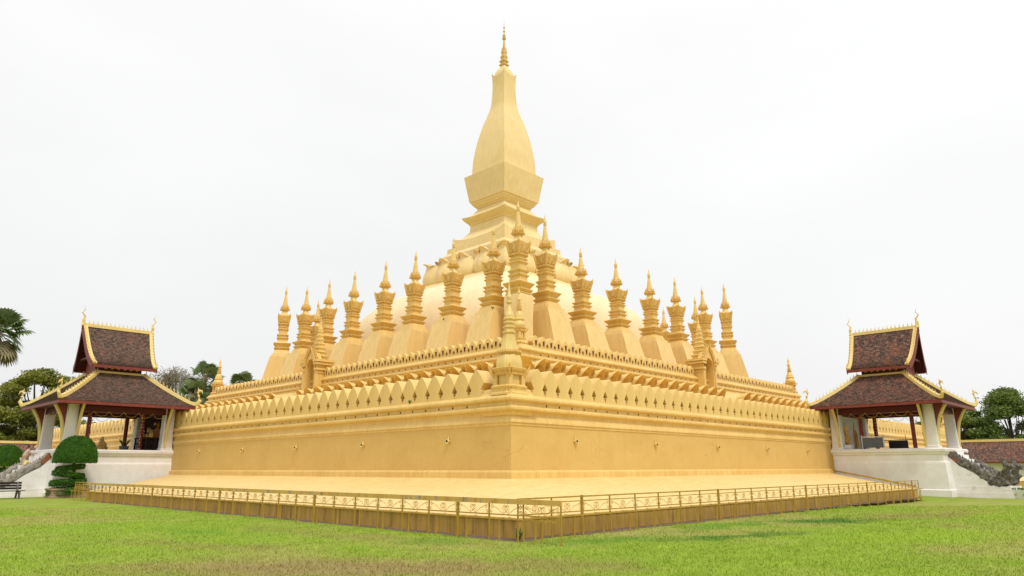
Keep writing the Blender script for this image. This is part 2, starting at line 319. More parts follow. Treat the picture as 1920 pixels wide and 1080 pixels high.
# ------------------------------------------------------------------ ground
def ground():
    mb = MB(); xs = [-600, -300, -150]+[-90+6*i for i in range(31)]+[150, 300, 600]; n = len(xs)
    def h(x, y):
        d = max(0, min(1, (x+30)/20))*max(0, min(1, (-38-y)/3)) if x < 20 else 0
        return -.2*d*d*(3-2*d)
    mb.add([(x, y, h(x, y)) for y in xs for x in xs], [(j*n+i, j*n+i+1, (j+1)*n+i+1, (j+1)*n+i) for j in range(n-1) for i in range(n-1)])
    tag(mb.build('ground', 'lawn', smooth=True), kind='structure')
    rng = np.random.default_rng(3); n = 230000
    f, r, u = cam_axes(); fx = np.array((f.x, f.y))/math.hypot(f.x, f.y); rx = np.array((r.x, r.y))
    dep = 6.5+26*rng.random(n)**1.6; lat = (rng.random(n)*2-1)*dep*.78
    P = np.array(CAM[:2])+dep[:, None]*fx+lat[:, None]*rx
    keep = ~((P[:, 0] > -40.75) & (P[:, 1] > -40.45)) & ~((np.abs(P[:, 0]+41.0) < .22) & (P[:, 1] > -41)) & ~((np.abs(P[:, 1]+40.7) < .22) & (P[:, 0] > -41))
    P = P[keep]; n = len(P); a = rng.random(n)*2*pi; hgt = .018+.035*rng.random(n); wd = .004+.0045*rng.random(n)+.0002*np.hypot(P[:, 0]-CAM[0], P[:, 1]-CAM[1])
    lean = (rng.random((n, 2))-.5)*.06; V = np.zeros((n, 3, 3))
    V[:, 0, 0] = P[:, 0]-np.cos(a)*wd; V[:, 0, 1] = P[:, 1]-np.sin(a)*wd; V[:, 1, 0] = P[:, 0]+np.cos(a)*wd; V[:, 1, 1] = P[:, 1]+np.sin(a)*wd
    V[:, 2, 0] = P[:, 0]+lean[:, 0]; V[:, 2, 1] = P[:, 1]+lean[:, 1]; V[:, 2, 2] = hgt; V[:, :2, 2] = -.004
    me = bpy.data.meshes.new('lawn_grass'); me.vertices.add(3*n); me.vertices.foreach_set('co', V.reshape(-1)); me.loops.add(3*n); me.loops.foreach_set('vertex_index', np.arange(3*n, dtype=np.int32))
    me.polygons.add(n); me.polygons.foreach_set('loop_start', np.arange(0, 3*n, 3, dtype=np.int32)); me.polygons.foreach_set('loop_total', np.full(n, 3, dtype=np.int32))
    at = me.attributes.new('tint', 'FLOAT', 'FACE'); at.data.foreach_set('value', rng.random(n).astype(np.float32)); me.update(); me.materials.append(M['blades'])
    o = bpy.data.objects.new('lawn_grass', me); C.objects.link(o); tag(o, 'short mown grass with dry brownish patches in front of the golden plinth', 'grass', kind='stuff')
    s = MB(); rnd = random.Random(5)
    for pts in ([(-40.95-.32*rnd.random(), -40.9+.5*i) for i in range(64)], ):
        s.add([(x, y, .006) for x, y in pts]+[(-40.6, y, .006) for x, y in pts], [(i, i+1, len(pts)+i+1, len(pts)+i) for i in range(len(pts)-1)])
    pts = [(-41.1+.5*i, -40.68-.32*rnd.random()) for i in range(68)]
    s.add([(x, y, .008) for x, y in pts]+[(x, -40.3, .008) for x, y in pts], [(i, i+1, len(pts)+i+1, len(pts)+i) for i in range(len(pts)-1)])
    tag(s.build('soil_strip', 'dirt'), kind='structure')
    p = MB(); p.box(-60, -41, 4.6, 60, -.2, .03); p.box(4.6, 70, -60, -41.5, -.3, -.12)
    tag(p.build('pavement', plain('pavement_slab', (.42, .36, .31), .85, .2, 3)), kind='structure')
ground()

# ------------------------------------------------------------------ lower terrace
def merlon_mesh(w, zb, zp, dep, window=False):
    """one leaf-shaped merlon, front at y=0, depth to +y, x centred"""
    H = zp-zb; mb = MB()
    top = [(w, .50), (w*.88, .60), (w*.70, .72), (w*.47, .845), (w*.22, .945), (0, 1.0)]
    low = [(w, 0), (w, .04), (w-.08*w, .05), (w-.08*w, .12), (w-.19*w, .13), (w-.19*w, .175), (w-.13*w, .185), (w-.36*w, .235), (w-.35*w, .28), (w-.22*w, .36), (w-.07*w, .45), (w-.01*w, .49)]
    half = low+top; poly = [(x, zb+z*H) for x, z in half]+[(-x, zb+z*H) for x, z in half[-2::-1]]
    mb.prism(poly, 0, dep*.7)
    full = [(w*.998, 0)]+[(x*.998, z) for x, z in top]; poly = [(x, zb+z*H) for x, z in full]+[(-x, zb+z*H) for x, z in full[-2::-1]]
    mb.prism(poly, dep*.7+.002, dep)
    if window:
        mb.cur = 1; a = w*.20; mb.prism([(-a*.8, zb+.22*H), (a*.8, zb+.22*H), (a*1.25, zb+.60*H), (-a*1.25, zb+.60*H)], -.006, .05)
        mb.cur = 0
        for s_ in (-1, 1): mb.prism([(s_*a*1.1, zb+.20*H), (s_*a*1.6, zb+.2*H), (s_*a*1.8, zb+.62*H), (s_*a*1.5, zb+.62*H)], -.022, .02)
        mb.prism([(-a*1.7, zb+.62*H), (a*1.7, zb+.62*H), (a*1.5, zb+.68*H), (0, zb+.76*H), (-a*1.5, zb+.68*H)], -.022, .02)
        mb.prism([(-a*1.3, zb+.15*H), (a*1.3, zb+.15*H), (a*1.5, zb+.195*H), (-a*1.5, zb+.195*H)], -.02, .02)
    return mb
def merlon_rows(root, half, spec, zb, zp, dep, skip, window=False):
    mats = ['leaf', 'slot'] if window else ['leaf']; rows = []
    for side, n, t0, t1, front in spec:
        w = (t1-t0)/n/2; proto = merlon_mesh(w, zb, zp, dep, window)
        for i in range(n):
            t = t0+(2*i+1)*w
            if skip(t): continue
            loc, rz = ((t, -front, 0), 0) if side == 'R' else ((-front, t, 0), RL)
            rows.append((math.hypot(loc[0]-CAM[0], loc[1]-CAM[1]), loc, rz, proto, side))
    rows.sort(key=lambda a: a[0]); src = {}; rest = MB()
    for k, (d, loc, rz, proto, side) in enumerate(rows):
        if k < 100:
            j = random.uniform(-.012, .012)
            if side not in src: src[side] = proto.build('merlon', mats, root, loc=loc); src[side].rotation_euler.z = rz
            else: inst(src[side], root, loc, rz+j)
        else:
            c, s_ = cos(rz), sin(rz); o = len(rest.v)
            rest.v += [(loc[0]+c*x-s_*y, loc[1]+s_*x+c*y, z) for x, y, z in proto.v]; rest.f += [[o+i for i in f] for f in proto.f]; rest.m += proto.m
    if rest.v: tag(rest.build('merlons', mats, root), kind='stuff')
def terrace_one():
    root = empty('lower_terrace', label='wide golden lower terrace with battered apron, blank walls and leaf-shaped battlements', cat='terrace')
    def skirt(mb, prof, ends=False):
        """four runs of sloping skirt, each cut back on a slant where a pavilion stands"""
        cut = lambda o: 5.7*max(0, o)/6.65
        for sx, sy in ((-1, -1), (-1, 1), (1, -1)):
            for along in 'xy':
                rows = []
                for o, z in prof:
                    cx, cy = sx*(HX+o), sy*(HY+o); m0 = MID-3.02-cut(o) if (sx if along == 'x' else sy) < 0 else MID+3.02+cut(o)
                    rows.append([(cx, cy, z), (m0, cy, z) if along == 'x' else (cx, m0, z)])
                mb.add([p for q in rows for p in q], [(2*i, 2*i+1, 2*i+3, 2*i+2) for i in range(len(rows)-1)])
                if ends: e_ = [q[1] for q in rows]; mb.add(e_+[(e_[0][0], e_[0][1], -.3), (e_[-1][0], e_[-1][1], -.3)], [tuple(range(len(e_)))+(len(e_)+1, len(e_))])
    a = MB(); skirt(a, [(6.62, .46), (3.5, .80), (1.2, 1.11), (.14, 1.27), (0, 1.28)]); a.build('apron', 'apron', root)
    b = MB(); skirt(b, [(6.66, -.3), (6.66, .40), (6.69, .44), (6.67, .475), (6.60, .478)])
    skirt(b, [(6.60, .455), (3.5, .79), (1.2, 1.10), (.14, 1.26)], True); b.build('plinth', 'plinth', root)
    b = MB(); b.rect(HX, HY, [(.12, 1.2), (.12, 1.50), (.09, 1.56), (0, 1.58)], cap0=False, cap1=False); b.build('footing', 'trim', root)
    b = MB(); b.rect(HX, HY, [(0, 1.5), (0, 3.27)], cap0=False, cap1=False); b.build('wall', 'wall', root)
    b = MB(); b.rect(HX, HY, [(0, 3.25), (.035, 3.27), (.035, 3.36), (.08, 3.375), (.07, 3.44), (-.03, 3.66), (-.03, 3.74), (0, 3.80), (.10, 3.81), (.15, 3.86), (.15, 3.93), (.10, 3.99), (.03, 4.0), (.03, 4.16), (.10, 4.17), (.17, 4.23), (.17, 4.30), (.10, 4.38), (.05, 4.41), (.02, 4.44), (-.9, 4.45)], cap0=False)
    b.cur = 1
    for side, n, t0, t1 in (('L', 73, -HY+1.55, HY-1.55), ('R', 80, -HX+1.2, HX-1.2)):
        p = (t1-t0)/n
        for i in range(n):
            t = t0+i*p+.02; z = 4.075; r = .048
            q = [(t-r, z), (t, z-r*1.25), (t+r, z), (t, z+r*1.25)]
            if side == 'R': b.prism(q, -HY-.034, -HY+.05)
            else: b.prism(q, -HX-.034, -HX+.05, 'yz')
    b.build('cornice', ['trim', 'hole'], root)
    merlon_rows(root, 0, (('L', 73, -HY+1.55, HY-1.55, HX-.02), ('R', 80, -HX+1.2, HX-1.2, HY-.02)), 4.44, 5.56, .68, lambda t: False)
    # corner piers
    for cx, cy, hx, hy in ((-HX+.55, -HY+.73, .55, .73), (-HX+.6, HY-.7, .6, .7), (HX-.6, -HY+.7, .6, .7)):
        p = MB(); p.rect(hx, hy, [(.02, 3.64), (.09, 3.75), (.10, 3.80), (.20, 3.81), (.25, 3.86), (.25, 3.93), (.20, 3.99), (.13, 4.0), (.13, 4.16), (.20, 4.17), (.27, 4.23), (.27, 4.30), (.20, 4.38), (.12, 4.42), (.06, 4.5), (.03, 4.62), (-.05, 4.7)], cx, cy); p.build('corner_pier', 'trim', root)
    # water spouts: four-lobed star with a lip and a hole
    s = MB()
    for k in range(4):
        a_ = k*pi/2; L_ = .27 if k in (1,) else (.22 if k == 3 else .15)
        s.add([(0+.05*cos(a_+1.57), -.03, .05*sin(a_+1.57)), (L_*cos(a_), -.015, L_*sin(a_)), (.05*cos(a_-1.57), -.03, .05*sin(a_-1.57)), (0, -.09, 0), (0, .02, 0)], [(0, 1, 3), (1, 2, 3), (0, 4, 1), (1, 4, 2)])
    s.lathe([(.09, -.10), (.075, -.06), (.04, .0)], C8); s.v[-24:] = [(x, z_-.02, y) for x, y, z_ in s.v[-24:]]
    s.cur = 1; o = len(s.v); s.lathe([(.055, -.11), (.04, -.10)], C8); s.v[o:] = [(x, z_-.02, y) for x, y, z_ in s.v[o:]]
    s.cur = 0; s.tube([(0, -.03, -.07), (0, -.11, -.10), (0, -.16, -.075)], [.05, .045, .03], 6)
    src = None
    for i in range(7):
        for side in 'LR':
            t = -30.2+6.1*i
            if t > 2 and i > 5: continue
            loc, rz = ((t+.05, -HY, 2.74), 0) if side == 'R' else ((-HX, t, 2.74), RL)
            if not src: src = s.build('water_spout', ['fine', 'hole'], root, loc=loc); src.rotation_euler.z = rz
            else: inst(src, root, loc, rz)
terrace_one()

# ------------------------------------------------------------------ upper terrace with lotus petals
def petal_mesh(W, prof, curve=.3, nx=8, drop=.4):
    """prof: (outward, z, width factor)"""
    mb = MB(); n = len(prof); P = []
    for th in (0, 1):
        for k_, (o, z, wf) in enumerate(prof):
            for i in range(nx+1):
                q = -1+2*i/nx; x = q*W*wf; rec = curve*(q*q)*W*.5 if curve >= 0 else -curve*abs(q)**1.3*W*wf
                P.append((x, -(o-rec-th*.07), z-th*.05-drop*W*abs(q)**2.5*max(0, min(1, (k_-n*.45)/(n*.4)))))
    g = lambda t, k, i: t*n*(nx+1)+k*(nx+1)+i
    F = [(g(0, k, i), g(0, k, i+1), g(0, k+1, i+1), g(0, k+1, i)) for k in range(n-1) for i in range(nx)]
    F += [(g(1, k, i), g(1, k+1, i), g(1, k+1, i+1), g(1, k, i+1)) for k in range(n-1) for i in range(nx)]
    F += [(g(0, n-1, i), g(0, n-1, i+1), g(1, n-1, i+1), g(1, n-1, i)) for i in range(nx)]
    F += [(g(0, k, i), g(0, k+1, i), g(1, k+1, i), g(1, k, i)) for k in range(n-1) for i in (0, nx)]
    return mb.add(P, F)
def terrace_two():
    root = empty('upper_terrace', (0, 0, 4.45), label='golden upper terrace with a row of curled lotus petals and small windowed battlements', cat='terrace')
    root_z = 4.45
    def fin(o): o.location.z -= root_z; return o
    b = MB(); b.rect(AX, AY, [(1.35, 4.4), (1.35, 7.0), (1.1, 7.45), (.6, 7.85), (.28, 8.1), (.10, 8.28), (.10, 8.40), (0, 8.42)], cap0=False, cap1=False); fin(b.build('base_wall', 'leaf', root))
    b = MB(); b.rect(AX, AY, [(0, 8.40), (.10, 8.42), (.19, 8.48), (.19, 8.56), (.10, 8.64), (.04, 8.66), (.04, 8.86), (.10, 8.88), (.18, 8.93), (.18, 9.0), (.10, 9.10), (.06, 9.16), (.03, 9.2), (-6.5, 9.22)], cap0=False)
    b.cur = 1
    for side, T in (('L', AY), ('R', AX)):
        n = round((2*T-2.2)/.755); p = (2*T-2.2)/n
        for i in range(n):
            t = -T+1.1+(i+.5)*p+p/2; z = 8.76; r = .05
            if abs(t-MID) < 1.6: continue
            q = [(t-r, z-r), (t+r, z-r), (t+r, z+r), (t-r, z+r)]
            if side == 'R': b.prism(q, -AY-.045, -AY)
            else: b.prism(q, -AX-.045, -AX, 'yz')
    fin(b.build('cornice', ['trim', 'hole'], root))
    k = len(root.children)
    merlon_rows(root, 0, (('L', 57, -AY+1.1, AY-1.1, AX-.02), ('R', 54, -AX+1.1, AX-1.1, AY-.02)), 9.2, 10.03, .45, lambda t: abs(t-MID) < 1.35, True)
    for o in list(root.children)[k:]: fin(o)
    for cx, cy in ((-AX+.5, -AY+.5), (-AX+.5, AY-.5), (AX-.5, -AY+.5)):
        p = MB(); p.rect(.5, .5, [(.05, 8.38), (.18, 8.42), (.27, 8.48), (.27, 8.56), (.18, 8.64), (.12, 8.66), (.12, 8.86), (.18, 8.88), (.26, 8.93), (.26, 9.0), (.18, 9.1), (.10, 9.2), (.02, 9.3)], cx, cy); fin(p.build('corner_pier', 'trim', root))
    prof = [(1.30, 5.6, .75), (1.6, 5.9, .95), (1.85, 6.35, 1.05), (1.9, 6.7, 1.05), (1.78, 6.92, 1.0), (1.70, 7.10, .92), (1.74, 7.30, .82), (1.95, 7.50, .74), (2.35, 7.70, .72), (2.8, 7.84, .68), (3.1, 7.86, .58)]
    P0 = []; 
    for side, T, n in (('L', AY+1.2, 33), ('R', AX+1.2, 31)):
        p = 2*T/n
        for i in range(n+1):
            for back in (0, 1):
                t = -T+i*p+back*p/2
                if back and i == n: continue
                if abs(t-MID) < 1.5: continue
                front = (AY if side == 'R' else AX)
                loc, rz = ((t, -front+.3*back, 0), 0) if side == 'R' else ((-front+.3*back, t, 0), RL)
                P0.append((math.hypot(loc[0]-CAM[0], loc[1]-CAM[1]), loc, rz, back))
    P0.sort(); src = None; proto = petal_mesh(.78, prof, 1.15, 10, .75); rest = MB()
    for k, (d, loc, rz, back) in enumerate(P0):
        if k < 100:
            if not src: src = proto.build('lotus_petal', 'leaf', root, smooth='auto', loc=(loc[0], loc[1], -root_z)); src.rotation_euler.z = rz
            else: inst(src, root, (loc[0], loc[1], -root_z), rz)
        else:
            c, s_ = cos(rz), sin(rz); o = len(rest.v)
            rest.v += [(loc[0]+c*x-s_*y, loc[1]+s_*x+c*y, z-root_z) for x, y, z in proto.v]; rest.f += [[o+i for i in f] for f in proto.f]; rest.m += proto.m
    tag(rest.build('lotus_petals', 'leaf', root, smooth='auto'), kind='stuff')
    # big corner petal, turned 45 degrees
    cp = petal_mesh(1.0, [(o*1.05+.35, z, w_) for o, z, w_ in prof]); o = cp.build('corner_petal', 'leaf', root, smooth='auto', loc=(-AX-.3, -AY-.3, -root_z)); o.rotation_euler.z = -pi/4
terrace_two()

# ------------------------------------------------------------------ gates on the upper terrace
def gate(root):
    """local: x along wall, -y outward, z absolute"""
    b = MB()
    ow, z0, za, zt = .80, 7.9, 10.35, 11.0
    arc = [(ow*cos(a), za+(zt-za)*sin(a)) for a in [pi*i/10 for i in range(11)]]
    poly = [(1.28, z0), (1.28, 10.5), (1.1, 10.55), (.95, 11.0), (.55, 11.55), (0, 11.9), (-.55, 11.55), (-.95, 11.0), (-1.1, 10.55), (-1.28, 10.5), (-1.28, z0), (-ow, z0)]+[(x, z) for x, z in arc[::-1]]+[(ow, z0)]
    b.prism(poly, -.75, -.1)
    b.box(-1.25, 1.25, -.1, 1.0, z0, 10.5); b.build('gatehouse', 'trim', root)
    c = MB(); c.box(-ow+.01, ow-.01, -.16, -.105, z0, 11.05); c.build('doorway', 'recess', root)
    for s_ in (-1, 1):
        d = MB()
        d.box(*sorted((s_*1.0, s_*1.42)), -.86, -.05, 8.1, 8.3); d.box(*sorted((s_*.98, s_*1.36)), -.82, -.05, 9.7, 9.8); d.box(*sorted((s_*.96, s_*1.46)), -.92, .3, 9.95, 10.12)
        d.box(*sorted((s_*.92, s_*1.6)), -.98, .9, 10.42, 10.62); d.box(*sorted((s_*.9, s_*1.7)), -1.04, 1.0, 10.66, 10.85)
        d.box(*sorted((s_*1.02, s_*1.3)), -.83, -.7, 8.3, 9.7)
        d.build('pilaster', 'trim', root)
    e_ = MB()   # flame pediment
    path = [(1.0, 10.1), (.98, 10.6), (.85, 11.0), (.55, 11.45), (.25, 11.75), (0, 12.1)]
    for s_ in (-1, 1):
        e_.tube([(s_*x, -.82, z) for x, z in path], [.09, .1, .1, .1, .09, .05], 6)
        e_.tube([(s_*(x+.22), -.78, z+.12) for x, z in path], [.08, .08, .08, .08, .07, .04], 6)
        for k in range(9):
            t = k/8*4.6; i = min(int(t), 4); f_ = t-i; x = path[i][0]*(1-f_)+path[i+1][0]*f_+.24; z = path[i][1]*(1-f_)+path[i+1][1]*f_+.12
            e_.tube([(s_*x, -.8, z), (s_*(x+.14), -.8, z+.12), (s_*(x+.12), -.8, z+.28)], [.07, .05, .01], 5)
        e_.tube([(s_*1.25, -.85, 10.6), (s_*1.55, -.9, 10.7), (s_*1.6, -.9, 11.0), (s_*1.45, -.9, 11.15)], [.1, .09, .06, .02], 6)
    e_.build('pediment', 'orn', root)
    f_ = MB()
    pr = []
    z, r = 11.0, .74
    for k in range(7):
        pr += [(r*.86, z), (r*.84, z+.2), (r, z+.26), (r*1.02, z+.31), (r*.8, z+.38)]; z += .38; r *= .84
    f_.lathe(pr, RED, 0, .1); f_.lathe([(.2, z-.05), (.24, z+.1), (.13, z+.45), (.1, z+.6), (.13, z+.66), (.08, z+.75), (.05, z+1.0), (.008, z+1.35)], C12, 0, .1)
    f_.build('spire', 'spire', root)
    for s_ in (-1, 1):    # sweeping stair parapets
        g = MB()
        top = spline([(-.6, 8.5), (-1.1, 8.15), (-1.8, 7.5), (-2.7, 6.95), (-4.0, 6.4), (-5.2, 6.0)], 4)
        g.prism([(y, z) for y, z in top]+[(-5.2, 4.46), (-.6, 4.46)], s_*1.05-.16, s_*1.05+.16, 'yz')
        g.build('parapet', 'trim', root)
    st = MB()
    for k in range(12): st.box(-.88, .88, -1-.36*(k+1), -.6, 4.46, 7.9-.29*k)
    st.build('steps', 'trim', root)
    for o in root.children: o.location.z -= 4.46
g1 = empty('gateway', (-AX, MID, 4.46), RL, 'small golden arched gateway with tiered spire, middle of the left upper battlement', 'gateway', 'spired gateways in the upper battlement'); gate(g1); g1.scale = (.84, .9, .97)
g2 = copy_tree(g1); g2.location = (MID-.1, -AY, 4.46); g2.rotation_euler.z = 0; g2['label'] = 'small golden arched gateway with tiered spire, middle of the right upper battlement'

# ------------------------------------------------------------------ corner spires
def lower_spire(label, loc):
    r0 = empty('corner_spire', loc, 0, label, 'spire', 'golden corner spires of the lower terrace')
    z0 = loc[2]; Z = lambda pr: [(r, z-z0) for r, z in pr]
    b = MB(); b.lathe(Z([(.60, 4.42), (.60, 4.5), (.54, 4.56), (.54, 4.66), (.58, 4.70), (.60, 4.76), (.50, 4.82), (.44, 4.84)]), RED); b.build('base', 'trim', r0)
    b = MB(); b.lathe(Z([(.36, 4.8), (.36, 5.3)]), red(.6, .8))
    for sx in (-1, 1):
        for sy in (-1, 1): b.box(*sorted((sx*.26, sx*.45)), *sorted((sy*.26, sy*.45)), 4.8-z0, 5.3-z0)
    b.build('shaft', 'trim', r0)
    b = MB(); b.lathe(Z([(.40, 5.2), (.48, 5.24), (.46, 5.32), (.54, 5.40), (.56, 5.48), (.50, 5.52)]), RED)
    for sx in (-1, 1):
        for sy in (-1, 1): b.tube([(sx*.40, sy*.40, 5.15-z0), (sx*.52, sy*.52, 5.38-z0), (sx*.60, sy*.60, 5.62-z0)], [.08, .07, .015], 5)
    b.build('capital', 'orn', r0)
    b = MB(); b.lathe(Z(spline([(.56, 5.50), (.55, 5.72), (.48, 5.95), (.41, 6.08)], 4)), circ(8, .5)); b.build('cap', 'spire', r0, smooth='auto')
    b = MB()
    for k in range(28): a = 2*pi*k/28; b.tube([(cos(a)*.40, sin(a)*.40, 6.06-z0), (cos(a)*.47, sin(a)*.47, 6.14-z0), (cos(a)*.49, sin(a)*.49, 6.24-z0)], [.05, .05, .01], 5)
    b.lathe(Z([(.40, 6.05), (.46, 6.12), (.42, 6.22)]), C16); b.build('lotus_rim', 'orn', r0)
    b = MB(); b.lathe(Z(spline([(.41, 6.2), (.36, 6.35), (.29, 6.6), (.25, 6.85), (.24, 6.9)], 4)+[(.29, 6.93), (.29, 6.99), (.23, 7.02), (.22, 7.12), (.27, 7.15), (.27, 7.20), (.20, 7.23), (.20, 7.30), (.25, 7.33), (.25, 7.38), (.19, 7.42), (.19, 7.46), (.25, 7.50), (.24, 7.56), (.17, 7.6)]), circ(8, .5)); b.build('tiers', 'spire', r0, smooth='auto')
    b = MB(); b.lathe(Z(spline([(.19, 7.58), (.19, 7.68), (.14, 7.82), (.085, 8.0), (.06, 8.14)], 4)+[(.11, 8.18), (.12, 8.22), (.08, 8.25), (.07, 8.3), (.10, 8.38), (.11, 8.44), (.08, 8.5), (.07, 8.52), (.045, 8.8), (.012, 9.1), (.006, 9.5)]), C12); b.build('finial', 'spire', r0, smooth='auto')
lower_spire('slender golden spire standing on the near corner pier of the lower battlement', (-HX+.42, -HY+.5, 4.42))
lower_spire('golden spire at the far left end of the lower battlement, behind a pavilion column', (-HX+.5, HY-.6, 4.42))
lower_spire('golden spire at the far right end of the lower battlement, behind the right pavilion column', (HX-.5, -HY+.5, 4.42))
def upper_spire(label, loc, s):
    r0 = empty('corner_spire', loc, 0, label, 'spire', 'golden corner spires of the upper terrace')
    Z = lambda pr: [(r, z-9.1) for r, z in pr]
    b = MB(); b.lathe(Z([(.46, 9.1), (.46, 9.2), (.42, 9.24), (.42, 9.38), (.47, 9.42), (.44, 9.5), (.34, 9.56), (.34, 9.66), (.38, 9.7), (.3, 9.74)]), RED); b.build('base', 'trim', r0)
    b = MB(); b.lathe(Z([(.22, 9.7), (.22, 10.2)]), C8)
    for sx in (-1, 1):
        for sy in (-1, 1): b.box(*sorted((sx*.17, sx*.3)), *sorted((sy*.17, sy*.3)), .6, 1.1)
    b.build('shaft', 'trim', r0)
    b = MB(); b.lathe(Z([(.28, 10.15), (.34, 10.2), (.32, 10.3), (.38, 10.38), (.38, 10.44), (.3, 10.5)]), RED)
    for sx in (-1, 1):
        for sy in (-1, 1): b.tube([(sx*.28, sy*.28, 1.05), (sx*.38, sy*.38, 1.2), (sx*.42, sy*.42, 1.4)], [.06, .05, .01], 5)
    b.build('capital', 'orn', r0)
    b = MB(); b.lathe(Z(spline([(.36, 10.45), (.40, 10.6), (.33, 10.82), (.28, 10.88)], 4)+[(.35, 10.93), (.36, 11.0), (.28, 11.06)]+spline([(.28, 11.06), (.26, 11.25), (.17, 11.5), (.14, 11.56)], 3)), C16); b.build('bell', 'spire', r0, smooth='auto')
    b = MB(); pr = []
    for k in range(5): z = 11.58+.13*k; r = .21-.022*k; pr += [(r*.6, z), (r, z+.04), (r, z+.07), (r*.6, z+.10)]
    b.lathe(Z(pr+[(.08, 12.24), (.15, 12.28), (.13, 12.36), (.07, 12.6), (.055, 12.68), (.09, 12.74), (.07, 12.84), (.05, 12.9), (.02, 13.05), (.005, 13.2)]), C12); b.build('ringed_finial', 'spire', r0, smooth='auto')
    r0.scale = (s, s, 1)
upper_spire('small ringed golden spire at the near corner of the upper battlement', (-AX+.35, -AY+.45, 9.1), 1)
upper_spire('ringed golden spire at the far left end of the upper battlement, before the palms', (-AX+.5, AY-.5, 9.1), 1.25)
upper_spire('ringed golden spire at the far right end of the upper battlement, against the sky', (AX-.5, -AY+.5, 9.1), 1.25)

# ------------------------------------------------------------------ the thirty small stupas round the dome
def stupa(root, corner=False):
    """local: outward -y, base at z 9.2 -> 0"""
    z0 = 9.2; Z = lambda pr: [(r, z-z0) for r, z in pr]
    b = MB()
    if corner:
        pr = spline([(.80, 9.2), (.74, 10.6), (.73, 12.0), (.77, 12.9), (.75, 13.5), (.66, 13.75)], 4); b.lathe(Z(pr), circ(4, .5) and SQ); 
        b = MB(); b.loft(sq_rings([(r, z-z0, 0) for r, z in pr], 4)); 
    else:
        rings = []
        for z, out_, sd, inn in ((9.2, 2.2, 1.32, 1.2), (13.0, 1.16, 1.12, 1.1), (13.02, 1.04, 1.02, 1.0), (13.25, 1.0, .98, .98)):
            rings.append([(-sd, -out_, z-z0), (sd, -out_, z-z0), (sd, inn, z-z0), (-sd, inn, z-z0)])
        b.loft(rings)
    b.build('pedestal', 'pede' if not corner else 'tower', root, smooth='auto')
    b = MB(); zb = 13.2 if not corner else 13.7
    b.lathe(Z([(.93 if not corner else .72, zb), (.90 if not corner else .72, 13.32 if not corner else 13.71), (.76, 13.66), (.64, 13.72), (.64, 13.74), (.82, 13.92), (.82, 13.96), (.66, 13.98), (.66, 14.08), (.70, 14.14), (.91, 14.36), (.91, 14.41), (.60, 14.45), (.52, 14.60), (.49, 14.82), (.62, 14.95), (.62, 14.99), (.50, 15.02), (.50, 15.13), (.62, 15.26), (.62, 15.30), (.47, 15.33), (.455, 15.36), (.455, 15.72), (.57, 15.84), (.57, 15.88), (.46, 15.91), (.46, 15.98), (.54, 16.08), (.54, 16.12), (.44, 16.15), (.44, 16.3)]), red(.84, .92) if not corner else red(.84, .92)); b.build('tiered_shaft', 'trim', root)
    c = MB(); P = sqn(8)
    c.loft(sq_rings([(.46, 16.25-z0, 0), (.52, 16.3-z0, 0), (.48, 16.5-z0, 0), (.52, 16.75-z0, 0), (.57, 17.0-z0, .05), (.61, 17.2-z0, .18), (.54, 17.22-z0, .1), (.42, 17.36-z0, 0)], 8))
    for k in range(4):
        a = k*pi/2; ca, sa = cos(a), sin(a)
        for q, h, wd in ((-.45, .55, .15), (0, .85, .22), (.45, .55, .15), (-.22, .38, .10), (.22, .38, .10)):
            loc = [(q, -.49, 16.42), (q+wd, -.53, 16.42+h*.35), (q, -.62, 16.42+h), (q-wd, -.53, 16.42+h*.35), (q, -.60, 16.42+h*.4)]
            c.add([(ca*x-sa*y, sa*x+ca*y, z-z0) for x, y, z in loc], [(0, 1, 4), (1, 2, 4), (2, 3, 4), (3, 0, 4), (0, 3, 2, 1)])
        x, y = SQ[k]; c.tube([(x*.47, y*.47, 16.45-z0), (x*.54, y*.54, 16.85-z0), (x*.63, y*.63, 17.2-z0), (x*.66, y*.66, 17.5-z0)], [.09, .10, .08, .015], 5)
    for k in range(-3, 4):
        for a in (0, pi/2, pi, 3*pi/2): 
            ca, sa = cos(a), sin(a); c.box(0, 0, 0, 0, 0, 0) if False else None
            px, py = k*.145, -.54; X, Y = ca*px-sa*py, sa*px+ca*py; c.lathe([(.045, 16.32-z0), (.06, 16.38-z0), (.02, 16.46-z0)], C8, X, Y)
    c.build('crown', 'orn', root)
    d = MB(); d.lathe(Z(spline([(.50, 17.32), (.42, 17.42), (.30, 17.6), (.26, 17.78)], 4)+[(.26, 17.82)]), C16); d.build('neck', 'spire', root, smooth='auto')
    e_ = MB(); e_.lathe(Z([(.30, 17.8), (.44, 17.90), (.44, 17.96), (.34, 18.0), (.36, 18.1), (.30, 18.4), (.24, 18.55)]), C8)
    for k in range(8):
        a = 2*pi*(k+.5)/8; e_.tube([(cos(a)*.34, sin(a)*.34, 17.95-z0), (cos(a)*.42, sin(a)*.42, 18.1-z0), (cos(a)*.38, sin(a)*.38, 18.45-z0)], [.09, .09, .01], 5)
    for k in range(8):
        a = 2*pi*k/8; e_.tube([(cos(a)*.40, sin(a)*.40, 17.86-z0), (cos(a)*.50, sin(a)*.50, 17.94-z0), (cos(a)*.52, sin(a)*.52, 18.06-z0)], [.07, .06, .01], 5)
    e_.build('lotus_collar', 'orn', root)
    f_ = MB(); f_.lathe(Z([(.27, 18.45), (.23, 18.7), (.17, 19.1), (.11, 19.5), (.10, 19.58), (.15, 19.62), (.15, 19.67), (.10, 19.7), (.13, 19.78), (.14, 19.86), (.10, 19.98), (.06, 20.1), (.02, 20.35), (.005, 20.5)]), C12); f_.build('finial', 'spire', root, smooth='auto')
s0 = empty('small_stupa'); stupa(s0); c0 = empty('small_stupa'); stupa(c0, True)
